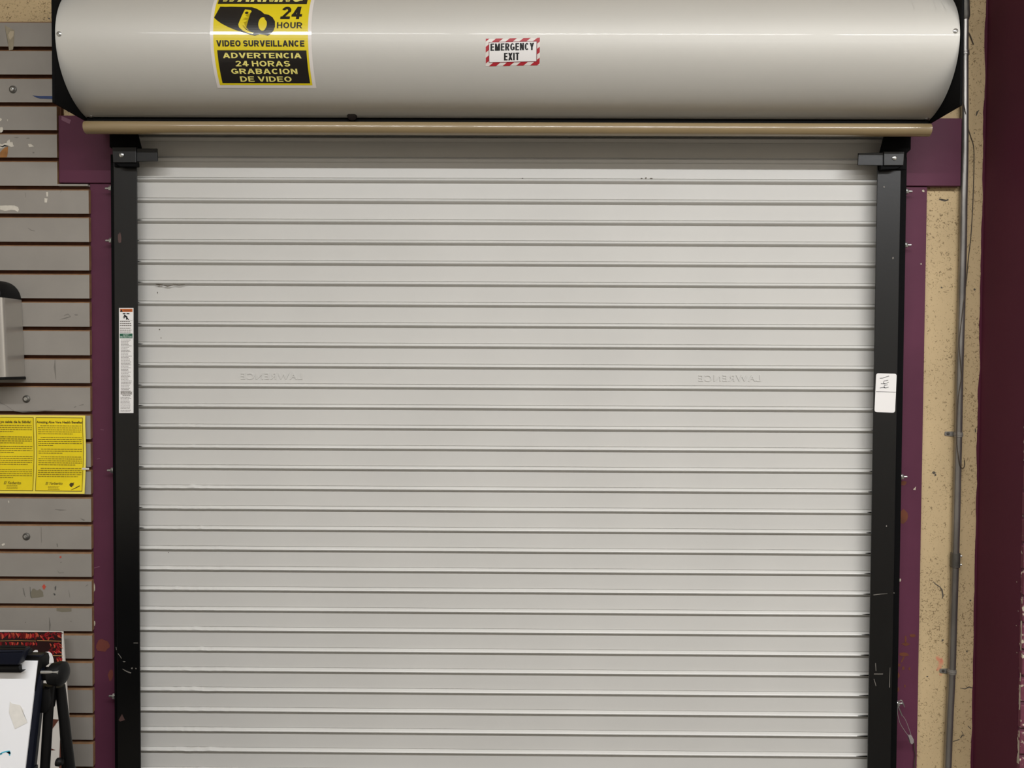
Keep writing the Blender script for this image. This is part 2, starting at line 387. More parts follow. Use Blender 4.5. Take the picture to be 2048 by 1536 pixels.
# header board and jamb boards, painted maroon
hx0, hx1 = at(118, 300, .012).x, at(1922, 300, .012).x
hz0, hz1 = at(1015, 369, .012).z, at(1015, 234, .012).z
t1 = struct('trim_1', nbox(hx0, hx1, .010, WY, hz0, hz1, .0015), PURP); t1['label'] = 'maroon header board behind the shutter housing'
jl0, jl1 = at(184, 800, .018).x, -1.0
t2 = struct('trim_2', nbox(jl0, jl1, .016, WY, 0, hz0-.0005, .001), PURP); t2['label'] = 'maroon jamb board left of the shutter'
jr1 = at(1846, 800, .018).x
t3 = struct('trim_3', nbox(1.0, jr1, .016, WY, 0, hz0-.0005, .001), PURP); t3['label'] = 'maroon jamb board right of the shutter'
def marks(par, Y, polys, m, nm, **k):
    bm = bmesh.new()
    for p in polys: flat(bm, p, pl(Y))
    return obj(nm, bm, m, par, kind='stuff', **k)
marks(t3, .0155, [blob(1807, 1033, 9, 14, 12, .15), blob(1807, 966, 7, 4, 9, .3), blob(1811, 1278, 2, 8, 9, .3), blob(1812, 1288, 7, 4, 10, .4), blob(1825, 1271, 5, 3, 8, .4),
                  blob(1809, 1308, 9, 4, 12, .35), blob(1805, 1320, 2, 8, 9, .3, .5), blob(1798, 1330, 4, 3, 9, .3), blob(1807, 1337, 2.5, 4, 8, .3), blob(1819, 1337, 2, 3, 8, .3), blob(1797, 1351, 3, 6, 8, .4),
                  blob(1810, 1372, 2, 4, 8, .4), blob(1796, 1380, 3, 5, 8, .4)], RUST, 'rust_stain', label='brown rust stain')
marks(t3, .0154, [[(1826, 979), (1832, 973), (1831, 980)], stroke([(1834, 255), (1847, 290)], 1.4), blob(1800, 1160, 2, 3, 6, .4), blob(1842, 528, 1.5, 2, 6, .4), blob(1847, 382, 2.5, 2.5, 7, .3)], CHIP, 'chip')
marks(t2, .0155, [blob(207, 1290, 15, 12, 14, .25), blob(221, 1350, 5, 12, 10, .3)], mat('faint_rust', '#743a30', .7), 'rust_stain', label='faint rust stain')
marks(t2, .0154, [blob(188.5, 1175, 1.6, 8, 10, .3), blob(189, 1247, 1.8, 5, 9, .2)], CHIP, 'chip')
marks(t2, .0153, [stroke([(188, 1136), (199, 1133)], 1.6), stroke([(201, 859), (208, 860)], 1), stroke([(194, 918), (200, 917)], 1)], PINK, 'scuff')
marks(t1, .0095, [[(123, 232), (142, 240), (139, 248), (123, 240)]], PINK, 'tape_mark')

# ------------------------------------------------------------------ roller shutter
PITCH_S = .056; ZT = 2.1041
sh = thing('roller_shutter', 'pale grey metal roller shutter of horizontal interlocking slats filling the doorway', 'shutter', (0, 0, .06))
xs = []
x = -1.035
while x < -.74: xs.append(x); x += .0035
while x < 1.036: xs.append(x); x += .03
xs.append(1.036)
prof = [(.0030, -.0668+.056, 0), (.0006, -.0666+.056, 0), (-.0003, -.0675+.056, 0), (-.0003, -.030, 0), (-.0003, -.0515, 0), (.0016, -.0522, .6), (.0016, -.0526, 1),
        (-.0012, -.0531, 1), (-.0040, -.0541, 1), (-.0066, -.0558, 1), (-.0084, -.0577, 1), (-.0090, -.0591, .6), (-.0087, -.0601, .4), (-.0070, -.0616, .3), (-.0034, -.0641, .2), (.0016, -.0673, .1), (.004, -.0676, 0)]
slats = []
for k in range(-3, 37):
    zb = ZT-k*PITCH_S          # bright line of this bead
    z0 = zb+.0555              # so that the bead centre sits just under the bright line
    bm = bmesh.new(); cols = []
    damage = max(0, min(1, (k-3)/12))
    for x in xs:
        e = math.exp(-((x+.86)/.11)**2)*damage
        j = (noise.noise(Vector((x*45, k*3.7, 0)))*.0016+noise.noise(Vector((x*140, k*9.1, 5)))*.0008)*e+noise.noise(Vector((x*5, k*1.7, 9)))*.00035
        cols.append([bm.verts.new((x, py-abs(j)*.5*wj, z0+pz+j*wj)) for py, pz, wj in prof])
    for i in range(len(cols)-1):
        for p in range(len(prof)-1):
            bm.faces.new((cols[i][p], cols[i+1][p], cols[i+1][p+1], cols[i][p+1]))
    s = obj('slat', bm, SHUT, sh, smooth=True, angle=32, recalc=False); slats.append((k, s, z0))
nm = bpy.data.meshes.new('end_lock')
for k, s, z0 in slats:
    for side, ln in ((-1, .010+.004*((k*7) % 3) if 2 <= k <= 17 else 0), (1, .004+.0016*max(0, k-8) if k >= 8 else 0)):
        if not ln: continue
        x0 = side*1.0045; zc = z0-.0578
        bm = bmesh.new()
        prism(bm, [(x0+side*.01, zc+.0013), (x0-side*ln*.5, zc+.0009), (x0-side*ln, zc+.0001), (x0-side*ln*.6, zc-.0008), (x0+side*.01, zc-.0015)], -.0100, -.0075)
        obj('end_lock', bm, BLK2, s, label='dark slot at the slat end')
# raised maker's lettering pressed through one slat, seen from behind (mirrored)
LET = {0: None}
ks = [q for q in slats if q[0] == 10][0]
for (u0, v0, u1, v1) in ((482, 746, 605, 759), (1397, 750, 1522, 763)):
    bm = bmesh.new(); text(bm, 'LAWRENCE', u0, v0, u1, v1, pl(-.0003), bold=.012, mirror=True, spacing=1.15)
    r = bmesh.ops.extrude_face_region(bm, geom=bm.faces[:])
    for g in r['geom']:
        if isinstance(g, bmesh.types.BMVert): g.co.y -= .0015
    obj('embossed_lettering', bm, SHUT, ks[1])
# small dark dings on the slats
bm = bmesh.new()
for u, v, ru, rv in ((1045, 357, 1.5, 1.2), (1283, 357, 2, 1.5), (1292, 356, 2, 1.3), (1302, 357, 3, 1.2), (319, 659, 1.3, 1.3), (322, 676, 1.1, 1.1), (315, 585, .9, 2), (337, 528, 1, 1.5), (337, 1105, 1, 1), (305, 850, 1, 1), (1069, 318, 1.5, 1)):
    flat(bm, blob(u, v, ru, rv, 7, .3), pl(-.0008))
for u, v, a in ((335, 571, 12), (318, 569, 7), (358, 569, 12)): flat(bm, stroke([(u-a, v-1), (u, v+1.4), (u+a, v-.6)], [.6, 2.2, .6]), pl(-.0075))
obj('scuff', bm, SPECK, sh, kind='stuff', label='small dark dings')
obj('bottom_bar', nbox(-1.02, 1.02, -.03, .012, .0, .075, .004), BLACK, sh)

# ------------------------------------------------------------------ guide rails
def guide(s, label):
    g = thing('guide_rail', label, 'guide rail', (s*1.03, 0, 0), 'guide rails of the roller shutter')
    X0 = .9885; X1 = 1.0505
    def sx(a, b): return (min(s*a, s*b), max(s*a, s*b))
    bm = bmesh.new()
    a, b = sx(X0, X1); box(bm, a, b, -.035, -.031, 0, 2.14, .0008)          # front lip
    a, b = sx(X1-.004, X1); box(bm, a, b, -.031, .009, 0, 2.14)             # outer web
    a, b = sx(X0+.004, X1); box(bm, a, b, .006, .0095, 0, 2.14)             # back leg
    obj('channel', bm, BLACK, g)
    bm = bmesh.new()
    XA = 1.0765 if s > 0 else 1.0695
    a, b = sx(X1+.003, XA); box(bm, a, b, -.014, .0155, 0, 2.165, .0006)
    obj('wall_angle', bm, BLK2, g)
    # flared mouth plate at the top of the rail
    pz = lambda v: at(1000, v, -.05).z
    out = [(1.004, 2.222), (1.073, 2.222), (1.073, 2.178), (1.062, 2.168), (1.062, 2.125), (.9985, 2.125), (.9905, 2.165)] if s > 0 else \
          [(-.985, 2.222), (-1.058, 2.222), (-1.058, 2.178), (-1.046, 2.168), (-1.046, 2.125), (-.985, 2.125), (-.972, 2.170)]
    obj('mouth_plate', prism(bmesh.new(), out, -.040, -.036, .0006), BLK2, g)
    # stop bracket: block on the rail plus an arm across the curtain
    if s > 0:
        blk = [(1768, 303), (1809, 303), (1807, 331), (1768, 331)]; arm = [(1717, 306), (1767, 305), (1767, 331), (1716, 330)]; scr = (1789, 316)
        tab = [(1762, 331), (1806, 331), (1792, 338), (1762, 339)]
    else:
        blk = [(224, 294), (272, 294), (272, 325), (226, 325)]; arm = [(273, 297), (314, 297), (315, 322), (273, 323)]; scr = (243, 310)
        tab = [(228, 325), (275, 325), (275, 333), (240, 333)]
    br = obj('stop_bracket', pprism(blk, -.056, .016, .0012), BLACK, g)
    obj('arm', pprism(arm, -.052, .004, .0006), BLACK, br)
    obj('tab', pprism(tab, -.052, .01, .0005), BLK2, br)
    p = at(scr[0], scr[1], -.056)
    bm = lathe(bmesh.new(), p, (0, -1, 0), [(0, .0062), (.0012, .0062), (.0028, .004), (.003, .0018), (.0015, .0016)], 16)
    obj('screw', bm, ZINC, br, smooth=True, label='round-headed chrome screw')
    # bolts through the wall angle
    for v in ((378, 482, 940, 1390) if s < 0 else (384, 491, 953, 1405)):
        q = at(1000, v, .001); xa = s*XA
        zz = at(215 if s < 0 else 1820, v, .001).z
        bm = bmesh.new(); ax = (s, 0, 0); c = Vector((xa, -.005, zz))
        lathe(bm, c, ax, [(0, .0098), (.002, .0098)], 16)
        b = obj('bolt', bm, ZINC, g, smooth=True, angle=30, label='zinc bolt, washer and nut')
        obj('nut', lathe(bmesh.new(), c+Vector((s*.0018, 0, 0)), ax, [(0, .0078), (.0062, .0078)], 6), ZINC, b)
        obj('shank', lathe(bmesh.new(), c+Vector((s*.0073, 0, 0)), ax, [(0, .0033), (.0115, .0033), (.0125, .0022)], 10), ZINC, b, smooth=True)
    return g
gl = guide(-1, 'black steel guide rail at the left edge of the shutter, carrying the tall safety sticker')
gr = guide(1, 'black steel guide rail at the right edge of the shutter, carrying the white number tag')
YG = -.0355
marks(gl, YG, [blob(239, 477, 3, 10, 10, .4), [(237, 1440), (244, 1428), (250, 1440), (240, 1443)]], mat('rubbed_rust', '#4f3834', .6), 'scuff')
marks(gl, YG, [stroke([(267, 1286), (276, 1286)], 1.4), stroke([(232, 1294), (233, 1300)], 1), stroke([(236, 1307), (240, 1312), (243, 1317)], 1.2), blob(248, 1323, 3, 1.2, 7, .4), stroke([(245, 1338), (253, 1343), (262, 1346)], [.8, 1.4, 2.4]), blob(264, 1337, 2, 2, 7, .4), blob(272, 1337, 1.5, 1.5, 7, .4)], SMUDGE, 'scratch')
marks(gr, YG, [blob(1768, 374, 1.6, 2, 7, .3), blob(1786, 516, 2, 2.4, 7, .3), blob(1773, 1052, 1.6, 2.2, 7, .4), stroke([(1747, 1190), (1760, 1188), (1775, 1187)], [1.4, 1, .5]), blob(1788, 1186, 1.2, 1.2, 6, .3),
                stroke([(1751, 1326), (1752, 1342)], 1.2), stroke([(1748, 1348), (1766, 1348)], 1.6), stroke([(1748, 1358), (1752, 1372)], 1.2), stroke([(1780, 1335), (1779, 1375)], [.6, 1.5])], SMUDGE, 'scratch')

# ------------------------------------------------------------------ hood
HY, HZ, HR = -.0458, 2.4054, .1656
HX0, HX1 = -1.0985, 1.1005
hd = thing('shutter_hood', 'rounded grey metal housing over the top of the roller shutter', 'shutter housing', (0, HY, 2.24))
def hoodpt(X, a, off=0):     # a = angle below the horizontal, towards the camera
    return Vector((X, HY-(HR+off)*math.cos(a), HZ-(HR+off)*math.sin(a)))
def hit(u, v):
    d = ray(u, v); oy, oz = CAMLOC.y-HY, CAMLOC.z-HZ
    a = d.y**2+d.z**2; b = oy*d.y+oz*d.z; c = oy*oy+oz*oz-HR**2; D = b*b-a*c
    t = (-b-math.sqrt(max(D, 0)))/a; p = CAMLOC+d*t
    return p.x, math.atan2(HZ-p.z, HY-p.y)
bm = bmesh.new(); th = .0014
angs = [math.radians(86-i*3) for i in range(60)]
pin = [(HY-HR*math.cos(a), HZ-HR*math.sin(a)) for a in angs]+[(WY, HZ+HR)]
pout = [(HY-(HR-th)*math.cos(a), HZ-(HR-th)*math.sin(a)) for a in angs]+[(WY, HZ+HR-th)]
A0 = [bm.verts.new((HX0, y, z)) for y, z in pin]; A1 = [bm.verts.new((HX1, y, z)) for y, z in pin]
B0 = [bm.verts.new((HX0, y, z)) for y, z in pout]; B1 = [bm.verts.new((HX1, y, z)) for y, z in pout]
for i in range(len(pin)-1):
    bm.faces.new((A0[i], A1[i], A1[i+1], A0[i+1])); bm.faces.new((B0[i], B0[i+1], B1[i+1], B1[i]))
    bm.faces.new((A0[i], A0[i+1], B0[i+1], B0[i])); bm.faces.new((A1[i], B1[i], B1[i+1], A1[i+1]))
bm.faces.new((A0[0], B0[0], B1[0], A1[0])); bm.faces.new((A0[-1], A1[-1], B1[-1], B0[-1]))
obj('shell', bm, HOODM, hd, smooth=True, angle=50)
obj('lip', nbox(HX0+.003, HX1-.003, -.0815, -.0795, 2.2015, 2.2455), BLK2, hd, label='added dark strip blocking light in the gap behind the round bar')  # added so that no light slips between hood and bar onto the curtain
for s, X in ((-1, HX0), (1, HX1)):
    a, b = (X-.007, X-.001) if s < 0 else (X+.001, X+.007)
    obj('end_plate', nbox(a, b, -.214, WY, 2.236, 2.62), BLK2, hd, label='black square end plate')
    obj('shaft', lathe(bmesh.new(), (X+s*.007, -.03, 2.395), (s, 0, 0), [(0, .0145), (.026, .0145), (.028, .013)], 20), OLIVE, hd, smooth=True, label='dull shaft stub')
for u, v in ((118, 68), (182, 233), (1911, 62), (1857, 238)):
    X, a = hit(u, v); X = max(HX0+.01, min(HX1-.01, X)); p = hoodpt(X, a, 0); n = (p-Vector((X, HY, HZ))).normalized()
    obj('screw', lathe(bmesh.new(), p, n, [(0, .0062), (.0012, .0060), (.0026, .0036), (.0028, .0012), (.0012, .0010)], 14), ZINC, hd, smooth=True)
X_, a_ = hit(705, 234); p = hoodpt(X_, a_, -.006)
obj('plug', lathe(bmesh.new(), p, (0, -.80, -.60), [(0, .0125), (.010, .0125), (.0125, .0105), (.0128, .004)], 20), mat('bronze_plug', '#1c1615', .4), hd, smooth=True, label='small dark oval plug')
# tan round bar under the hood
tb = ntube([(-1.0815, -.110, 2.2075), (1.0835, -.110, 2.2075)], .0163, 32)
tag(obj('round_bar', tb, TAN, smooth=True), 'glossy tan round bar running under the grey shutter housing', 'bar')

# ------------------------------------------------------------------ stickers on the hood
def hoodart(xc, tilt=0):
    """boxes measured in pixels -> X by the box, angle by the row"""
    def fit(u0, u1, vm, off):
        Xa, Xb = hit(u0, vm)[0], hit(u1, vm)[0]
        def fn(u, v):
            v2 = v+tilt*(u-xc)
            return hoodpt(Xa+(Xb-Xa)*(u-u0)/(u1-u0), angle(v2), off)
        return fn
    return fit
_ac = {}
A_TOP = hit(1015, 2)[1]; SL = (hit(1015, 12)[1]-A_TOP)/10
def angle(v):
    if v < 2: return A_TOP+(v-2)*SL
    k = round(v*4)
    if k not in _ac: _ac[k] = hit(1015, k/4)[1]
    return _ac[k]
fitS = hoodart(521)
def hoodrect(bm, u0, v0, u1, v1, off, vm=None, mi=0, step=6, f=None):
    fn = f or fitS(u0, u1, vm if vm is not None else (v0+v1)/2, off)
    n = max(1, int(math.ceil((v1-v0)/step)))
    for i in range(n):
        a = v0+(v1-v0)*i/n; b = v0+(v1-v0)*(i+1)/n
        quad(bm, u0, a, u1, b, fn, mi)
def slice_flat(poly, fn, bm, vlo, vhi, step=5, mi=0):
    """polygon cut into rows so that it follows the curve"""
    t = bmesh.new(); flat(t, poly, lambda u, v: Vector((u, v, 0)))
    v = vlo
    while v < vhi:
        g = t.verts[:]+t.edges[:]+t.faces[:]
        bmesh.ops.bisect_plane(t, geom=g, plane_co=(0, v, 0), plane_no=(0, 1, 0)); v += step
    mp = {q: bm.verts.new(fn(q.co.x, q.co.y)) for q in t.verts}
    for f in t.faces: bm.faces.new([mp[q] for q in f.verts]).material_index = mi
    t.free()
sg = thing('warning_sign', 'yellow and black video surveillance warning sticker on the left of the grey housing', 'sticker', hoodpt(hit(521, 65)[0], hit(521, 177)[1], .0004))
bm = bmesh.new(); hoodrect(bm, 420, -42, 623, 177.5, .0004, 65); obj('backing', bm, WHTV, sg, recalc=False, smooth=True)
bm = bmesh.new(); hoodrect(bm, 426.5, -36, 616, 171.5, .0006, 65); obj('yellow_field', bm, YEL, sg, recalc=False, smooth=True)
bm = bmesh.new(); hoodrect(bm, 436.5, -30, 614.5, 9.5, .0008, 5); obj('black_panel', bm, BLKV, sg, recalc=False, smooth=True)
bm = bmesh.new(); hoodrect(bm, 439, 102, 616, 167.5, .0008, 135); obj('black_panel', bm, BLKV, sg, recalc=False, smooth=True)
f0 = fitS(420, 623, 65, .0008)
camp = [(436, 15), (447, 15.5), (458, 15), (480, 15.5), (500, 16), (510, 19), (520, 24), (527, 29.5), (536, 31), (544, 36), (549.5, 44), (550, 55), (547, 63), (542, 69), (536, 73), (528, 71), (520, 70), (510, 73), (500, 71), (490, 67.5), (478, 64), (468, 60.5), (455, 55), (443, 49), (434, 43), (427, 37), (431, 28)]
bm = bmesh.new(); slice_flat(camp, f0, bm, 17, 73); obj('camera_symbol', bm, BLKV, sg, recalc=False, label='black camera pictogram')
f1 = fitS(420, 623, 65, .0010)
bm = bmesh.new()
slice_flat([(487, 20.5), (499, 22), (501, 25), (499, 27.5), (494, 27), (491, 28.5), (488, 33), (484, 43), (481.5, 49), (485, 55), (492, 61), (500, 65), (508, 67), (506, 69.5), (497, 68), (486, 63), (478, 56), (476.5, 50), (482, 34)], f1, bm, 22, 70)
slice_flat(stroke([(490, 32), (487, 40), (488, 50), (491, 56), (497, 62)], [1, 1.2, 1.2, 1.2, 1]), f1, bm, 32, 62)
slice_flat([(525+8.5*math.cos(a), 49.5+13.5*math.sin(a)) for a in [2*PI*k/24 for k in range(24)]], f1, bm, 38, 63)
obj('camera_lens', bm, YEL, sg, recalc=False)
bm = bmesh.new(); f2 = fitS(420, 623, 65, .0012)
slice_flat(stroke([(528, 38), (534.5, 44), (536, 51), (533, 58), (529, 62.5)], [.8, 3, 3.4, 3, .8]), f2, bm, 39, 62)
obj('lens_shade', bm, BLKV, sg, recalc=False)
bm = bmesh.new(); slice_flat(blob(491.5, 27.5, 3.6, 2.6, 12, 0), f2, bm, 26, 30); obj('camera_hinge', bm, BLKV, sg, recalc=False)
def st(nm, m, body, u0, v0, u1, v1, t=.2, gap=.12, off=.0011, **k):
    bm = bmesh.new(); caps(bm, body, u0, v0, u1, v1, fitS(u0, u1, (v0+v1)/2, off), t=t, gap=gap, **k); obj(nm, bm, m, sg, recalc=False, kind='stuff')
st('lettering', BLKV, '24', 561.5, 15, 603, 39.5, t=.24, gap=.1, slant=.1); st('lettering', BLKV, 'HOUR', 554, 46, 604.5, 58, t=.22, gap=.15); st('lettering', BLKV, 'VIDEO SURVEILLANCE', 433, 82, 609, 94.5, t=.25)
st('lettering', CREV, 'WARNING', 445, -21, 608, 5.5, t=.26, gap=.1, slant=.15); st('lettering', CREV, 'ADVERTENCIA', 446, 107, 603, 117.8, t=.23, gap=.14); st('lettering', CREV, '24 HORAS', 471.5, 123, 580.5, 134, t=.21, gap=.15)
st('lettering', CREV, 'GRABACION', 463, 138.5, 595, 149, t=.22, gap=.15); st('lettering', CREV, 'DE VIDEO', 481, 154, 583.5, 164.5, t=.21, gap=.15)
# faint pale scrapes on the top of the housing
bm = bmesh.new()
for pts in ([(1866, 0), (1871, 14), (1872, 24)], [(1880, 0), (1888, 12), (1892, 20)], [(1893, 0), (1897, 8)], [(1822, 2), (1828, 13), (1827, 24)], [(1700, 0), (1702, 8)]):
    v_ = [p[1] for p in pts]; slice_flat(stroke(pts, [.6, 1.6, .5][:len(pts)]), lambda u, v: hoodpt(hit(u, max(v, .5))[0], angle(v), .0002), bm, 1, 24)
obj('scrape', bm, mat('pale_scrape', '#cbc8c1', .5, metal=.3), hd, recalc=False, kind='stuff')

ex = thing('exit_sign', 'small red and white striped emergency exit sticker near the middle of the housing', 'sticker', hoodpt(hit(1026, 100)[0], hit(1026, 131)[1], .0004))
fitE = hoodart(1026, -.022)
fe = fitE(971, 1080, 104, .0004); bm = bmesh.new(); hoodrect(bm, 971, 77, 1080, 131, .0004, f=fe); obj('backing', bm, WHTV, ex, recalc=False)
fe = fitE(971, 1080, 104, .0006); bm = bmesh.new()
for i in range(-3, 8):          # slanted red bars clipped to the sticker
    c = 968+i*27.5; t = bmesh.new()
    flat(t, [(c+22, 76), (c+38, 76), (c-21, 132), (c-37, 132)] if False else [(c+24, 76.5), (c+38.5, 76.5), (c-31, 131.5), (c-45.5, 131.5)], lambda u, v: Vector((u, v, 0)))
    for co, no in (((971.5, 0, 0), (-1, 0, 0)), ((1079.5, 0, 0), (1, 0, 0))):
        bmesh.ops.bisect_plane(t, geom=t.verts[:]+t.edges[:]+t.faces[:], plane_co=co, plane_no=no, clear_outer=True)
    v = 82
    while v < 131: bmesh.ops.bisect_plane(t, geom=t.verts[:]+t.edges[:]+t.faces[:], plane_co=(0, v, 0), plane_no=(0, 1, 0)); v += 6
    mp = {q: bm.verts.new(fe(q.co.x, q.co.y)) for q in t.verts}
    for f in t.faces: bm.faces.new([mp[q] for q in f.verts])
    t.free()
obj('red_stripes', bm, RED, ex, recalc=False)
fe = fitE(971, 1080, 104, .0008); bm = bmesh.new(); hoodrect(bm, 977.5, 83.3, 1074, 124.5, .0008, f=fe); obj('dark_frame', bm, mat('dark_red_print', '#7a1f2a', .4), ex, recalc=False)
fe = fitE(971, 1080, 104, .0010); bm = bmesh.new(); hoodrect(bm, 978.6, 84.4, 1072.8, 123.4, .001, f=fe); obj('white_panel', bm, WHITE, ex, recalc=False)
fe = fitE(971, 1080, 104, .0012); bm = bmesh.new()
caps(bm, 'EMERGENCY', 981, 86.5, 1068, 101, fe, t=.33, gap=.13, tv=.17); obj('lettering', bm, INK, ex, recalc=False, kind='stuff')
bm = bmesh.new(); caps(bm, 'EXIT', 1008, 105.5, 1038.5, 120.5, fe, t=.34, gap=.13, tv=.17); obj('lettering', bm, INK, ex, recalc=False, kind='stuff')

# ------------------------------------------------------------------ stickers on the rails
ss = thing('safety_sticker', 'tall narrow white safety instruction sticker on the left black guide rail', 'sticker', at(252, 826, -.036))
S = lambda d: pl(-.0354-d)
bm = bmesh.new(); quad(bm, 238, 616, 267, 826, S(0)); obj('backing', bm, WHITE, ss)
bm = bmesh.new(); quad(bm, 240, 617.5, 265, 624, S(.0003)); obj('orange_header', bm, ORG, ss)
bm = bmesh.new(); quad(bm, 239.5, 667, 265, 676.5, S(.0003)); obj('green_header', bm, GRN, ss)
bm = bmesh.new(); caps(bm, 'SAFETY', 246, 668.3, 258.5, 671.3, S(.0006)); caps(bm, 'INSTRUCTIONS', 240.7, 672.3, 264.2, 675.3, S(.0006)); obj('white_lettering', bm, mat('pale_green_print', '#c8dccf', .5), ss)
bm = bmesh.new()
flat(bm, [(240, 623.8), (242.8, 618.2), (245.6, 623.8)], S(.0006)); text(bm, 'WARNING', 247, 619.3, 263, 622.8, S(.0006), bold=.02, mi=1)
quad(bm, 245.5, 626, 251, 628.5, S(.0003)); quad(bm, 253, 626, 258.8, 628.5, S(.0003))
for pts, wd in (([(248.3, 629.5), (249.5, 632), (253.5, 634), (254, 637), (252.5, 639)], [2, 2.4, 3, 3, 2]), ([(249, 632), (246, 635)], 1.6), ([(250.5, 633), (247.5, 637)], 1.6), ([(252, 638), (255.5, 637.5), (258, 640)], [2.2, 2.4, 1])):
    flat(bm, stroke(pts, wd), S(.0003))
obj('pictogram', bm, [INK, mat('dark_orange_print', '#8f3f10', .5)], ss)
bm = bmesh.new(); rd = random.Random(3)
def lines(bm, rows, u0, u1, h, fn, rd, wmin=1.5, wmax=5, gap=.9, mi=0, ragged=0):
    for v in rows:
        u = u0; end = u1-rd.random()*ragged
        while u < end:
            l = min(rd.uniform(wmin, wmax), end-u)
            if l > .7: quad(bm, u, v, u+l, v+h, fn, mi)
            u += l+gap
for v, t in ((642.5, 1), (646.5, 0), (650.5, 0), (655.5, 1), (659.5, 0), (663.3, 0)): lines(bm, [v], 240, 261 if t else 264, 1.5, S(.0003), rd, 2, 4, .7, 0, 2)
quad(bm, 240, 640.6, 265, 641, S(.0003), 1)
lines(bm, [679.5+i*2.92 for i in range(36)], 242, 264, 1.15, S(.0003), rd, 1.5, 3.5, .7, 1, 8)
quad(bm, 240, 783, 265, 783.4, S(.0003), 1); quad(bm, 241.5, 784.2, 264, 788.8, S(.0003), 0)
text(bm, 'LAWRENCE', 242, 785, 263.5, 788, S(.0006), bold=.02, mi=2)
lines(bm, [790.5], 245, 261, 1.2, S(.0003), rd, 2, 4, .6, 0)
lines(bm, [794, 796.6, 799.2, 801.8, 805, 807.6, 811, 813.6, 816.2, 820, 823], 241, 263, 1, S(.0003), rd, 1.5, 3.5, .7, 1, 6)
obj('fine_print', bm, [SPECK, GINK, WHITE], ss, kind='stuff')

nt_ = thing('number_tag', 'white rounded tag with handwritten 144 on the right black guide rail', 'tag', at(1770, 825, -.036))
def rrect(c, r, seg=5):
    out = []; n = len(c)
    for i in range(n):
        p = Vector(c[i]); a = (Vector(c[i-1])-p).normalized(); b = (Vector(c[(i+1) % n])-p).normalized()
        for k in range(seg+1):
            t = k/seg; q = p+a*r*(1-t)**2+b*r*t**2; out.append((q.x, q.y))
    return out
bm = bmesh.new(); pprism(rrect([(1752.5, 746.5), (1793.5, 747.5), (1790, 825.5), (1749, 824)], 5), -.0362, .001, bm=bm); obj('card', bm, WHITE, nt_)
bm = bmesh.new(); T = pl(-.0365)
for pts in ([(1760, 756.5), (1766, 756), (1778, 752)], [(1776, 760.5), (1768, 762), (1767, 766), (1770, 768), (1777, 764.5)], [(1762, 767.5), (1770, 768)],
            [(1775, 769.5), (1769, 771), (1768, 774), (1771, 776), (1777, 774.5)], [(1760, 776), (1766, 775), (1771, 776)]):
    segs(bm, pts, .95, T)
obj('handwriting', bm, INK, nt_)
bm = bmesh.new(); flat(bm, stroke([(1752, 783.3), (1791.5, 784.3)], .8), T); obj('fold_line', bm, INK, nt_)

# ------------------------------------------------------------------ slatwall
sw = thing('slatwall_panel', 'grey grooved slatwall display panel on the wall left of the shutter', 'wall panel', (-1.9, .005, .02))
SX = at(180.5, 800, .005).x; SXH = at(114, 300, .005).x; SXT = at(118, 180, .005).x
zt = at(90, 43, .005).z; g0 = at(90, 96.5, .005).z; SP = (g0-at(90, 1535, .005).z)/26
zh_lo = at(100, 366, .005).z; zh_hi = at(100, 207, .005).z
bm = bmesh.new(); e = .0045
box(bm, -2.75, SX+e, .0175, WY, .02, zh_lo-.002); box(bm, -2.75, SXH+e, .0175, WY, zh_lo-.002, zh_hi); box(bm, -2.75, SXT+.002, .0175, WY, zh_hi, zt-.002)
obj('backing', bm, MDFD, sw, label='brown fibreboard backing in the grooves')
def board(z0, z1, x1, name='board'):
    """face in grey laminate, edges raw; top edge bevelled"""
    bm = bmesh.new(); x0 = -2.75; c = .0032
    sec = [(.005, z0), (.005, z1-c), (.0075, z1), (.0175, z1), (.0175, z0+.0035), (.010, z0+.0005)]
    a = [bm.verts.new((x0, y, z)) for y, z in sec]; b = [bm.verts.new((x1, y, z)) for y, z in sec]; n = len(sec)
    for i in range(n):
        f = bm.faces.new((a[i], b[i], b[(i+1) % n], a[(i+1) % n])); f.material_index = 0 if i == 0 else 1
    for q in (a[::-1], b): bm.faces.new(q).material_index = 1
    return obj(name, bm, [GREY, MDF], sw, recalc=True)
G = .0092; boards = {}
GAPS = [96.5, 152.5, 208, 263.5, 318.5, 375, 430.5, 487, 544, 600, 656.5, 713.5, 769, 825.5, 881, 936.5, 991.5, 1046.5, 1101.5, 1156.5, 1210.5, 1265, 1320, 1374, 1428.5, 1482, 1535.5]
zs = [at(90, v, .005).z for v in GAPS]
while zs[-1] > .12: zs.append(zs[-1]-.0762)
top = zt
for k, zc in enumerate(zs):
    zb = zc+G/2; board(zb, top, SXT if k < 3 else (SXH if k < 6 else SX)); top = zc-G/2
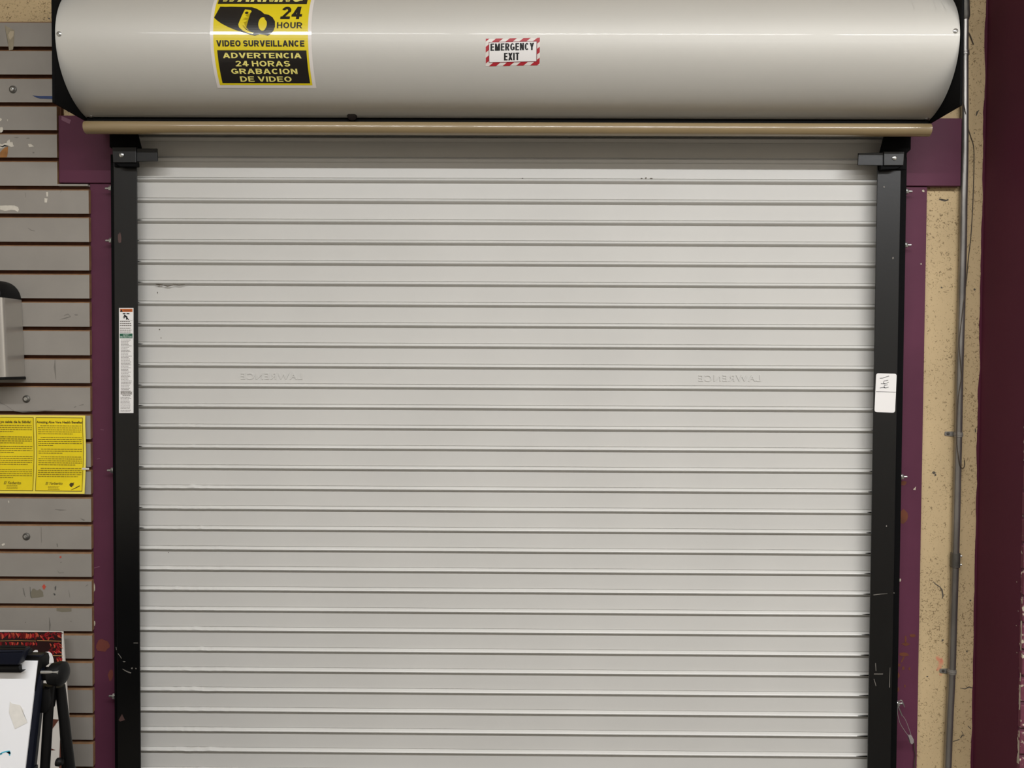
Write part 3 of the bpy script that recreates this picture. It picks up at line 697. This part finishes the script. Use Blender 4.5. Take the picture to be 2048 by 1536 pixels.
# the board notched under the header carries a thin tongue to the right
bm = bmesh.new(); zb = zs[5]+G/2
box(bm, SXH+.0005, SX-.002, .005, .0175, zb, zh_lo-.003); obj('tongue', bm, GREY, sw)
for u, v in ((26, 179), (53, 798), (53, 1073)):
    p = at(u, v, .005)
    s_ = obj('screw', lathe(bmesh.new(), p, (0, -1, 0), [(0, .0105), (.0015, .0102), (.003, .007), (.0034, .0066)], 18), DULL, sw, smooth=True, label='screw with a cup washer')
    obj('screw_head', lathe(bmesh.new(), p+Vector((0, -.0032, 0)), (0, -1, 0), [(0, .0058), (.0018, .0052), (.0022, .0022), (.0012, .002)], 6), ZINC, s_)
FS = .0046
marks(sw, FS, [[(9, 50), (29, 61), (28, 80), (27, 93), (26, 99), (18, 101), (17, 94), (14, 74)]], TAPE, 'tape_scrap', label='yellowed tape scrap')
marks(sw, FS-.0002, [[(20, 62), (28, 62), (27, 72), (20, 80), (16, 70)]], mat('tape_glare', '#b8ab92', .3), 'crease_glare')  # glare on the creased tape, painted as a paler patch
marks(sw, FS, [[(0, 287), (4, 289), (7, 293), (14, 285), (18, 279), (19.5, 279), (20, 284), (22.5, 286), (23, 283.5), (25, 284), (25, 288), (28, 291), (28, 293), (22, 294), (16, 291), (11, 293), (6, 296), (0, 297)], [(56, 288), (62, 288), (68, 293), (58, 294)],
                [(0, 255), (5, 254), (6, 258), (6, 262), (3, 265), (0, 265)], [(0, 411), (14, 413), (18, 410.5), (29, 411), (36, 414), (38, 419), (36, 424), (30, 420.5), (22, 420), (10, 422), (0, 419)],
                [(14, 239), (16, 239), (15.5, 243)], [(0, 236), (4, 238), (2, 242), (0, 242)], [(92, 384), (96, 384), (96, 393), (93, 393)], [(89, 396), (95, 397), (94, 405), (89, 405)],
                [(16, 1002), (18, 1001), (18.5, 1005), (17, 1006)], [(3, 1089), (6, 1087), (10, 1087), (9, 1090), (5, 1092)]], PATCH, 'paper_scrap', label='torn bits of white paper and tape')
marks(sw, FS, [[(0, 305), (5, 299), (10, 295), (16, 293), (15.5, 306), (14, 314), (9, 315), (0, 315)]], VENEER, 'torn_patch', label='orange brown patch where the face has torn off')
marks(sw, FS-.0003, [stroke([(0, 292), (5, 293.5), (9, 291), (16, 292)], [1, 2.4, 3.4, 1])], INK, 'torn_hole')
marks(sw, FS, [[(65, 1178), (68, 1177), (74, 1181), (80, 1178), (86, 1184), (87, 1193), (76, 1195), (66, 1196), (62, 1196), (60, 1186), (63, 1182)], [(113, 1216), (143, 1216), (143, 1223), (124, 1224), (113, 1222)]], mat('old_glue', '#7d7666', .5), 'glue_patch', label='brownish glue residue')
marks(sw, FS-.0002, [[(84, 1173), (88, 1168), (92, 1173), (88, 1180)], blob(121, 1114, 2, 2, 8, .3)], mat('red_scrap', '#c0503f', .5), 'red_scrap')
marks(sw, FS-.0002, [[(109, 1175), (112, 1171), (112, 1178), (110, 1181)], [(107, 1186), (111, 1188), (110, 1191), (108, 1190)], stroke([(60, 1174), (61, 1192), (64, 1196)], 1)], ZINC, 'shiny_scrap')
marks(sw, FS, [stroke([(56, 456), (63, 461), (70, 462)], [.6, 1.4, 1]), stroke([(46, 1176), (48, 1188), (51, 1194)], [1.6, 1.4, .8]), stroke([(115, 1141), (118, 1146), (128, 1145)], [.6, 1.2, .6]), stroke([(82, 1054), (83, 1085)], [.6, .8]), stroke([(114, 1087), (115, 1094)], 2),
                blob(142, 1243, 1.3, 1.5, 7, .3), blob(122, 1125, 1.2, 1.2, 7, .3), blob(51, 1245, 1.2, 1.2, 7, .3), stroke([(110, 1019), (120, 1020), (132, 1020)], [.8, 2, .5]), stroke([(161, 1037), (169, 1041)], [1, 3]), stroke([(50, 385), (51, 395)], .7), stroke([(120, 385), (125, 379)], [.5, 1]),
                blob(67, 305.5, 1.6, 1.6, 8, .3), blob(56, 276.5, 4, 1, 8, .3), blob(33, 275, 5, .6, 8, .3), stroke([(128, 631), (136, 628), (141, 633), (132, 636), (120, 639)], [.8, 1.6, 1.6, 1.2, .6]), blob(152, 630, 4, 1.4, 8, .4), stroke([(110, 719), (108, 735), (112, 760)], [.5, .8, .5]),
                stroke([(28, 822), (45, 824), (75, 823), (110, 820)], [.6, 1.4, .8, .5]), stroke([(148, 815), (152, 813)], 1.6), stroke([(158, 811), (167, 809)], [.6, 1.6]), stroke([(0, 805), (12, 811), (28, 822)], .7), stroke([(98, 1235), (101, 1250), (99, 1262)], [.8, 1.2, .8]), stroke([(137, 1180), (140, 1195)], [.4, .9]), stroke([(171, 1173), (176, 1169)], 1)], SMUDGE, 'scuff')
bt = bmesh.new(); flat(bt, [(65, 191), (78, 192), (108, 192), (108, 198), (80, 197), (73, 195)], pl(.0040))
tag(obj('blue_tape', bt, BLUE), 'pointed strip of dark blue tape on the grey slatwall beside the housing', 'tape')

# yellow flyer
fl = thing('yellow_flyer', 'yellow double-column printed flyer taped to the grey slatwall', 'flyer', at(60, 988, .002))
def flyfn(d):
    def fn(u, v):
        nd = lambda k: .0012*abs(math.sin((k*156.5/16)/158*PI*2.4))
        kk = max(0, min(15.999, (v-830)/(156.5/16))); bulge = nd(int(kk))*(1-kk % 1)+nd(int(kk)+1)*(kk % 1)
        du = 1.6*math.sin((v-850)/130*PI)*(1 if 850 < v < 980 else 0)
        t = (v-830)/158
        return at(u+(du-2.4*max(0, t-.45))*1, v+(u/172)*1.2, .0005-d-bulge)
    return fn
bm = bmesh.new()
U0 = -38
for i in range(10):
    for j in range(16): quad(bm, U0+(170.5-U0)*i/10, 830+j*156.5/16, U0+(170.5-U0)*(i+1)/10, 830+(j+1)*156.5/16, flyfn(0), 0)
bmesh.ops.remove_doubles(bm, verts=bm.verts[:], dist=1e-5)
obj('paper', bm, YEDGE, fl, smooth=True, recalc=False)
bm = bmesh.new()
def vgrid(bm, u0, v0, u1, v1, fn, n=14):
    for j in range(n): quad(bm, u0, v0+(v1-v0)*j/n, u1, v0+(v1-v0)*(j+1)/n, fn)
for a, b in ((-34, 68), (71, 166)): vgrid(bm, a, 835, b, 981.5, flyfn(.0004))
obj('column_panel', bm, YPAP, fl, recalc=False)
bm = bmesh.new()
for a, b in ((-33.5, 67), (71.5, 165.5)):
    F = flyfn(.0008)
    for (u0, v0, u1, v1) in ((a, 834.2, b, 835.2), (a, 980.6, b, 981.6)): quad(bm, u0, v0, u1, v1, F)
    vgrid(bm, a, 834.2, a+.9, 981.6, F); vgrid(bm, b-.9, 834.2, b, 981.6, F)
text(bm, 'Amazing Aloe Vera Health Benefits!', 73, 841.2, 164.8, 847.4, F, bold=.03); text(bm, 'yo sabía de la Sábila!', .5, 841, 62, 847.6, F, bold=.03)
text(bm, 'El Yerberito', 91.5, 963.3, 125, 969, F, bold=.012, shear=.25); text(bm, 'El Yerberito', 8, 962.5, 42, 968.4, F, bold=.012, shear=.25)
obj('lettering', bm, YINK2, fl, recalc=False)
bm = bmesh.new(); rd = random.Random(11); F = flyfn(.0008)
def para(v0, n, col, bold=(), last=.6, ind=5, step=4.0):
    a, b = (75.5, 162.5) if col else (-30, 63.5)
    for i in range(n):
        lines(bm, [v0+i*step], a+(ind if i == 0 else 0), b if i < n-1 else a+(b-a)*last, 1.35, F, rd, 1.8, 7, 1.0, 1 if i in bold else 0)
para(850.2, 5, 1, (), .8); para(873.6, 5, 1, (1, 2, 3, 4), .35); para(897, 3, 1, (), .55); para(912.3, 5, 1, (), .85); para(935.6, 5, 1, (), .92)
para(850.2, 4, 0); para(873, 4, 0, (0, 1, 2, 3), .8); para(892, 4, 0, (), .6); para(912, 5, 0, (), .9); para(938.5, 5, 0, (), .6)
lines(bm, [971.6, 974.4, 977.2], 97, 120, .9, F, rd, 2, 4, .7, 0, 4); lines(bm, [970.8, 973.6, 976.4], 14, 37, .9, F, rd, 2, 4, .7, 0, 4)
obj('fine_print', bm, [YINK, YINK2], fl, recalc=False, kind='stuff')
bm = bmesh.new()
flat(bm, [(139.5, 967), (142, 964.5), (146, 965), (149, 963.5), (147.5, 967), (148.5, 969), (146, 970.5), (144.5, 973.5), (141, 972), (139.5, 969.5)], F); flat(bm, stroke([(143, 979), (150, 976), (160, 970.5)], [.5, 1.4, 2]), F)
obj('plant_emblem', bm, YINK2, fl, recalc=False)
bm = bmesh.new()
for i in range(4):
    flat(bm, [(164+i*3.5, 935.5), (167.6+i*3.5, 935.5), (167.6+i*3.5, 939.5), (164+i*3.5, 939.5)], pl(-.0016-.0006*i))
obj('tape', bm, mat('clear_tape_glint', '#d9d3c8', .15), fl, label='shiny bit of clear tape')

# ------------------------------------------------------------------ conduit and wire on the right
pts = [(1930, -60), (1929.5, 40), (1929, 100), (1929, 300), (1927, 400), (1925.5, 500), (1922.5, 620), (1919, 740), (1916.5, 870), (1913.5, 1000), (1910.5, 1120), (1907, 1230), (1903.5, 1345), (1899, 1440), (1895, 1540)]
CY = WY-.0115
P = [at(u, v, CY) for u, v in pts]
last = P[-1]; P0 = P[0]
P = [Vector((P0.x, CY, 3.38))]+P+[Vector((last.x-.004, CY, .3)), Vector((last.x-.006, CY, .02))]
cdt = thing('conduit', 'galvanised steel conduit running down the cream wall right of the shutter', 'pipe', P[-1])
PP = smoothpath(P, 5)
obj('pipe', ntube(PP, .0098, 16), GALV, cdt, smooth=True)
def axis_at(v):
    z = at(1915, v, CY).z; q = min(range(len(PP)-1), key=lambda i: abs(PP[i].z-z)); a, b = PP[q], PP[q+1]
    t = (z-a.z)/(b.z-a.z) if abs(b.z-a.z) > 1e-6 else 0; c = a+(b-a)*t; return c, (b-a).normalized()
c, d = axis_at(108)
obj('coupling', lathe(bmesh.new(), c-d*.007, d, [(0, .0102), (.0005, .0118), (.003, .0118), (.0035, .0105), (.0055, .0105), (.006, .0122), (.010, .0122), (.0105, .0104), (.013, .0104)], 20), GALV, cdt, smooth=True, angle=25)
c, d = axis_at(18)
obj('coupling', lathe(bmesh.new(), c-d*.16, d, [(0, .0128), (.18, .0128), (.187, .0108), (.190, .0102)], 20), DULL, cdt, smooth=True, angle=30)
c, d = axis_at(1120)
cp = obj('coupling', lathe(bmesh.new(), c-d*.020, d, [(0, .0098), (.0005, .0122), (.0395, .0122), (.040, .0098)], 20), DULL, cdt, smooth=True, angle=30, label='dark grey set-screw coupling')
for o_ in (-.012, .012):
    obj('screw', lathe(bmesh.new(), c+d*o_+Vector((.011, -.003, 0)), (1, -.3, 0), [(0, .0032), (.0045, .0032), (.005, .002)], 10), ZINC, cp, smooth=True)
for v, us in ((869, 1896), (1343, 1886)):
    c, d = axis_at(v); bm = bmesh.new()
    lathe(bm, c-d*.0065, d, [(0, .0099), (0.0003, .0113), (.0045, .0113), (.005, .0122), (.008, .0122), (.0085, .0113), (.0127, .0113), (.013, .0099)], 20)
    a = at(us, v-2, WY)
    pr = [(a.x-.009, a.z-.0055), (a.x-.0105, a.z), (a.x-.009, a.z+.0055), (c.x-.008, a.z+.006), (c.x-.008, a.z-.008)]
    prism(bm, pr, WY-.0022, WY-.0002)
    stp = obj('strap', bm, mat('strap_zinc', '#8f8b84', .4, metal=.35), cdt, smooth=True, angle=25, label='one-hole pipe strap')
    obj('screw', lathe(bmesh.new(), a+Vector((-.001, -.0022, 0)), (0, -1, 0), [(0, .0042), (.0018, .0036), (.002, .0015)], 12), DULL, stp, smooth=True)
yf = CY-.0115
wp = [at(1924, 203, yf), at(1928, 212, yf), at(1932, 232, yf+.004), at(1935, 252, WY-.004), at(1941, 272, WY-.0015), at(1947, 292, WY-.0015), at(1948, 325, WY-.0015), at(1946, 400, WY-.0015), at(1942, 470, WY-.0015), at(1937, 515, WY-.0015), at(1933, 560, WY-.003), at(1929, 590, yf+.003),
      at(1925, 625, yf), at(1920, 665, yf), at(1918, 690, yf), at(1922, 735, yf), at(1923, 757, yf), at(1917, 790, yf), at(1914, 830, yf), at(1913, 880, yf-.001), at(1917, 915, yf-.001), at(1921, 932, yf), at(1925, 937, yf+.003), at(1929, 932, WY-.004), at(1929, 920, WY-.0015)]
tag(obj('wire', ntube(smoothpath(wp, 5), .0011, 6), WIRE, smooth=True), 'thin dark wire straggling beside and around the conduit', 'wire')
bm = ntube([at(1936, 63, WY-.004), at(1941, 72, WY-.003), at(1947, 89, WY-.0015)], .0013, 6)
tag(obj('wire_stub', bm, WIRE, smooth=True), 'short cut wire end poking out behind the conduit beside the housing', 'wire')

# hooked pin with wire seal hanging from the lowest right bolt
se = thing('wire_seal', 'hooked metal pin with twisted wire loop and grey seal low on the right rail', 'seal', at(1820, 1488, -.012))
hk = [at(1796, 1412, -.012), at(1799, 1402, -.014), at(1803, 1401, -.014), at(1806, 1406, -.014), at(1809, 1414, -.012)]
obj('hook', ntube(smoothpath(hk, 4), .0016, 8), ZINC, se, smooth=True)
obj('pin', ntube([at(1796, 1412, -.012), at(1804, 1431, -.012)], .0019, 8), ZINC, se, smooth=True)
lp = [at(1795, 1414, -.012), at(1795, 1425, -.012), at(1797, 1436, -.012), at(1801, 1448, -.012), at(1809, 1461, -.012), at(1817, 1472, -.012), at(1821, 1478, -.012), at(1822, 1470, -.012), at(1817, 1455, -.012), at(1811, 1440, -.012), at(1804, 1430, -.012)]
obj('wire_loop', ntube(smoothpath(lp, 5), .0007, 6), SEAL, se, smooth=True)
obj('seal_tag', pprism([(1817, 1473), (1820, 1471), (1824, 1472), (1828, 1480), (1828, 1486), (1824, 1489), (1821, 1487)], -.015, .006, .001), SEAL, se)
tag(obj('dark_cord', ntube(smoothpath([at(1828, 1486, .012), at(1829, 1500, .012), at(1831, 1510, .012), at(1829, 1525, .012), at(1829, 1545, .012), at(1828, 1650, .012)], 4), .0014, 6), WIRE, smooth=True), 'thin dark cord hanging along the edge of the right jamb board', 'cord')

# ------------------------------------------------------------------ wall appliance at the left edge
ap = thing('wall_appliance', 'silver framed wall unit with black rounded cap and dark grille at the left edge', 'appliance', (-1.319, .0, 1.555))
ap.rotation_euler = (0, math.radians(-2.0), 0)
def lobj(name, bm, m, par, **k):     # local coordinates of ap
    me_off = WORLD[par.name]
    for v in bm.verts: v.co = v.co+me_off
    return obj(name, bm, m, par, **k)
W_, D0, D1 = .30, -.078, .004
def column(x0, x1, rnd_right):
    bm = bmesh.new(); sec = []; r = .014
    if rnd_right:
        sec = [(x0, D1), (x1, D1), (x1, D0+r)]+[(x1-r+r*math.cos(a), D0+r-r*math.sin(a)) for a in [PI/2*i/6 for i in range(7)]]+[(x0, D0)]
    else:
        sec = [(x1, D1), (x0, D1), (x0, D0+r)]+[(x0+r-r*math.cos(a), D0+r-r*math.sin(a)) for a in [PI/2*i/6 for i in range(7)]]+[(x1, D0)]
    a = [bm.verts.new((x, y, .008)) for x, y in sec]; b = [bm.verts.new((x, y, .218)) for x, y in sec]; n = len(sec)
    for i in range(n): bm.faces.new((a[i], a[(i+1) % n], b[(i+1) % n], b[i]))
    bm.faces.new(a[::-1]); bm.faces.new(b); return bm
lobj('side_panel', column(-.030, 0, True), SILV, ap, smooth=True, angle=30); lobj('side_panel', column(-W_, -W_+.030, False), SILV, ap, smooth=True, angle=30)
bm = bmesh.new(); r = .052; o = []
for i in range(9): a = PI/2*i/8; o.append((-.001-r+r*math.cos(a), .218+r*math.sin(a)))
for i in range(9): a = PI/2*(1-i/8); o.append((-W_+.001+r-r*math.cos(a), .218+r*math.sin(a)))
prism(bm, o, D0+.002, D1, .004); cap = lobj('cap', bm, BPLAS, ap, smooth=True, angle=35)
bm = bmesh.new()
for i in range(3): box(bm, -.058+i*.007, -.055+i*.007, D0+.001, D0+.003, .226, .244)
lobj('vent', bm, BLK2, cap)
lobj('base', nbox(-W_-.003, .003, D0-.004, D1, 0, .008, .0015), BPLAS, ap)
lobj('inner_back', nbox(-W_+.03, -.030, -.02, D1, .008, .218), BLK2, ap)
for i in range(13): lobj('grille_bar', nbox(-W_+.03, -.030, D0+.006, D0+.010, .022+i*.015, .0255+i*.015), DULL, ap)
lobj('tray', nbox(-W_+.03, -.030, D0+.004, -.02, .008, .020, .002), mat('cream_plastic', '#d8ccb4', .5), ap)

# ------------------------------------------------------------------ poster leaning on the slatwall
po = thing('poster', 'poster board with dark red printed picture leaning on the slatwall behind the easel', 'poster', (-1.4, -.02, 0))
def pof(d):
    def fn(u, v): return at(u, v, -.030-d-(v-1262)*.0002)
    return fn
bm = bmesh.new(); A = pof(0)
c4 = [A(-160, 1258), A(125, 1263.5), A(143.5, 1536), A(-160, 1536)]
dz = c4[2].z; ext = [Vector((c4[2].x+.015, c4[2].y-.06, .0)), Vector((c4[3].x, c4[3].y-.06, .0))]
ring = [c4[0], c4[1], c4[2], ext[0], ext[1], c4[3]]
fr = [bm.verts.new(p) for p in ring]; bk = [bm.verts.new(p+Vector((0, .005, 0))) for p in ring]
bm.faces.new((fr[0], fr[1], fr[2], fr[5])); bm.faces.new((fr[5], fr[2], fr[3], fr[4])); bm.faces.new(bk[::-1])
for i in range(6): bm.faces.new((fr[i], bk[i], bk[(i+1) % 6], fr[(i+1) % 6]))
obj('board', bm, mat('poster_white', '#d9d3ca', .35), po)
bm = bmesh.new(); quad(bm, -150, 1264, 123.5, 1312, pof(.0005)); flat(bm, [(90, 1312), (123.5, 1312), (129.5, 1378), (106, 1378), (104, 1325), (98, 1318)], pof(.0005))
obj('dark_print', bm, mat('dark_brown_print', '#260d0d', .4), po)
bm = bmesh.new(); rd = random.Random(5)
def pepper(u, v, L, wd, ang, mi):
    c = [(u+math.cos(ang)*L*t+math.sin(ang)*L*.25*math.sin(t*PI), v+math.sin(ang)*L*t+math.cos(ang)*L*.25*math.sin(t*PI)) for t in (0, .33, .66, 1)]
    flat(bm, stroke(c, [wd*.6, wd, wd*.8, wd*.25]), pof(.0009+.0002*mi), mi)
for i in range(170):
    rowv = rd.choice((1264.8, 1267, 1284)); u = rd.uniform(-60, 74)
    pepper(u, rowv+rd.uniform(0, 2), rd.uniform(7, 11) if rowv < 1280 else 6, rd.uniform(1.8, 3.2), rd.uniform(1.1, 2.0), rd.choice((0, 0, 0, 1, 1, 1, 2)))
for i in range(120):
    u = rd.uniform(78, 119); v = rd.choice((rd.uniform(1265, 1276), rd.uniform(1286, 1304), rd.uniform(1314, 1322)))
    if v > 1284 and u < 97: continue
    if v > 1312 and u < 109: continue
    pepper(u, v, rd.uniform(5, 9), rd.uniform(1.6, 3), rd.uniform(-.6, 1.8), rd.choice((0, 0, 0, 1, 1, 2)))
obj('red_print', bm, [mat('pepper_red', '#a81a24', .4), mat('pepper_dark_red', '#6e1518', .4), mat('pepper_orange', '#c05038', .4)], po, kind='stuff', recalc=False)
bm = bmesh.new()
flat(bm, stroke([(74, 1281), (95, 1281.5), (122, 1282.5)], 1.2), pof(.002)); flat(bm, stroke([(106, 1311), (125, 1311.5)], 1.4), pof(.002)); flat(bm, stroke([(0, 1282), (30, 1281), (72, 1282)], 1), pof(.002))
obj('shelf_line', bm, mat('shelf_orange_print', '#b98a55', .5), po, recalc=False)
bm = bmesh.new()
flat(bm, [(64, 1305), (70, 1300), (75, 1300), (76, 1304), (90, 1304), (98, 1303), (104, 1308), (107, 1318), (108, 1326), (100, 1326), (64, 1312)], pof(.0022)); obj('white_shape', bm, WHITE, po, recalc=False)
bm = bmesh.new()
flat(bm, [(104, 1438), (118, 1439), (106, 1456), (103, 1462)], pof(.0012)); flat(bm, [(100, 1496), (111, 1500), (100, 1501)], pof(.0012)); flat(bm, [(120, 1480), (130, 1470), (140, 1536), (118, 1536)], pof(.0012))
obj('brown_shape', bm, mat('brown_print', '#5d3427', .5), po, recalc=False)

# ------------------------------------------------------------------ flip chart easel
EY = -.60
es = thing('flip_chart_easel', 'black and navy flip chart easel with white pad at the bottom left corner', 'easel', (-1.3, EY, 0))
def down(u0, v0, u1, v1, Y, Yf=None):      # continue a straight member to the floor
    a = at(u0, v0, Y); b = at(u1, v1, Y); d = b-a; t = (a.z-.012)/(a.z-b.z); c = a+d*t; c.y = Yf if Yf is not None else Y; return a, c
pa, pb = at(75, 1322, EY), at(50, 1536, EY)
obj('white_pad', prism(bmesh.new(), [(-1.72, pa.z), (pa.x, pa.z), (pb.x, pb.z), (pb.x-.008, .42), (-1.72, .42)], EY, EY+.003, .0005), BOARD, es)
obj('back_board', prism(bmesh.new(), [(-1.735, pa.z+.01), (pa.x+.004, pa.z+.01), (pa.x+.006, pa.z-.02), (pb.x+.010, pb.z), (pb.x+.003, .40), (-1.735, .40)], EY+.0035, EY+.014, .001), NAVY, es)
obj('side_rail', prism(bmesh.new(), [(at(q[0], q[1], EY+.045).x, at(q[0], q[1], EY+.045).z) for q in ((72, 1325), (84, 1325), (88, 1400), (73, 1536), (48, 1536), (60, 1420))], EY+.027, EY+.045, .003), NAVY, es)
a0, a1 = at(60, 1536, EY+.035), at(52, 1600, EY+.035)
obj('side_rail', prism(bmesh.new(), [(a0.x-.009, a0.z+.002), (a0.x+.010, a0.z+.002), (a0.x-.003, .4), (a0.x-.025, .4)], EY+.027, EY+.045, .003), NAVY, es)
cb = obj('clamp_bar', prism(bmesh.new(), [(-1.74, at(0, 1292, EY).z), (at(61, 1292, EY).x, at(61, 1292, EY).z), (at(62, 1295, EY).x, at(62, 1295, EY).z), (at(50, 1322, EY).x, at(50, 1322, EY).z), (-1.74, at(0, 1322, EY).z)], EY-.022, EY-.002, .004), NAVY, es, smooth=True)
obj('trim_strip', ntube([(-1.74, EY-.022, at(0, 1292.5, EY-.022).z), (at(52, 1293.5, EY-.022).x, EY-.022, at(52, 1293.5, EY-.022).z)], .0022, 10), BPLAS, cb, smooth=True)
obj('page_clip', prism(bmesh.new(), [(-1.72, at(0, 1327, EY).z), (at(46, 1327, EY).x, at(46, 1327, EY).z), (at(47, 1337, EY).x, at(47, 1337, EY).z), (at(55, 1337, EY).x, at(55, 1337, EY).z), (at(50, 1340.5, EY).x, at(50, 1340.5, EY).z), (-1.72, at(0, 1340, EY).z)], EY-.014, EY-.004, .002), BPLAS, es, smooth=True)
def bprism(px, Yb, th, bev):      # outline taken at the back face
    return prism(bmesh.new(), [(at(u, v, Yb).x, at(u, v, Yb).z) for u, v in px], Yb-th, Yb, bev)
obj('hinge_block', bprism([(50, 1293), (64, 1296), (66, 1304), (92, 1304), (97, 1306), (99, 1314), (98, 1328), (94, 1330), (88, 1340), (86, 1375), (76, 1370), (80, 1326), (50, 1324)], EY+.026, .024, .003), BPLAS, es, smooth=True)
obj('pivot', lathe(bmesh.new(), at(74, 1347, EY+.02), (1, .0, .0), [(0, .013), (.028, .013), (.030, .021), (.044, .0240), (.052, .0235), (.057, .017), (.059, .008)], 28), BPLAS, es, smooth=True, label='ribbed black locking knob')
obj('pivot_pin', lathe(bmesh.new(), at(80, 1346, EY-.002)+Vector((0, .004, 0)), (1, 0, 0), [(0, .0035), (.034, .0035)], 12), ZINC, es, smooth=True)
obj('sleeve', bprism([(85, 1366), (112, 1368), (113, 1395), (110, 1412), (106, 1416), (90, 1416), (86, 1410)], EY+.042, .026, .004), BPLAS, es, smooth=True)
p, q = down(100, 1370, 90, 1536, EY+.03)
obj('leg', ntube([p, q], .0092, 16), BPLAS, es, smooth=True, label='front leg')
p, q = down(120, 1372, 140, 1536, EY+.05, EY+.30)
p2 = at(140, 1536, EY+.05)
lg = obj('leg', ntube([p, p2, q], .0098, 16), BPLAS, es, smooth=True, label='splayed rear leg')
p3 = at(118, 1385, EY+.045); p4 = at(125, 1480, EY+.05); p5 = at(128, 1545, EY+.055)
obj('brace', ntube([p3, p4, p5], .0042, 10), BPLAS, lg, smooth=True)
obj('knob', lathe(bmesh.new(), at(112, 1524, EY+.03), (1, 0, 0), [(0, .004), (.002, .008), (.008, .0085), (.012, .005), (.014, .005)], 14), BPLAS, lg, smooth=True)
p, q = down(100, 1370, 90, 1536, EY+.03); dx = -1.74
obj('leg', ntube([Vector((dx+.02, EY+.03, p.z)), Vector((dx+.01, EY+.03, .012))], .0092, 16), BPLAS, es, smooth=True)
obj('leg', ntube([Vector((dx+.0, EY+.05, p.z)), Vector((dx-.06, EY+.30, .012))], .0098, 16), BPLAS, es, smooth=True)
bt = bmesh.new(); flat(bt, [(20, 1403), (24, 1407), (40, 1410), (47, 1420), (47, 1428), (55, 1445), (30, 1458), (18, 1425)], pl(EY-.0006)); obj('tape_scrap', bt, mat('aged_clear_tape', '#f0ece4', .3, var=.08, vscale=60), es, label='torn bit of old tape')
bt = bmesh.new(); 
for s_ in ([(0, 1508), (5, 1505), (12, 1503), (19, 1502), (20, 1508)], [(0, 1509), (4, 1507)], [(17, 1503), (20, 1505), (19, 1511)]): flat(bt, stroke(s_, [2.5]*len(s_)), pl(EY-.0006))
obj('marker_stroke', bt, mat('cyan_marker', '#5cc4dc', .5), es, label='pale cyan marker stroke')
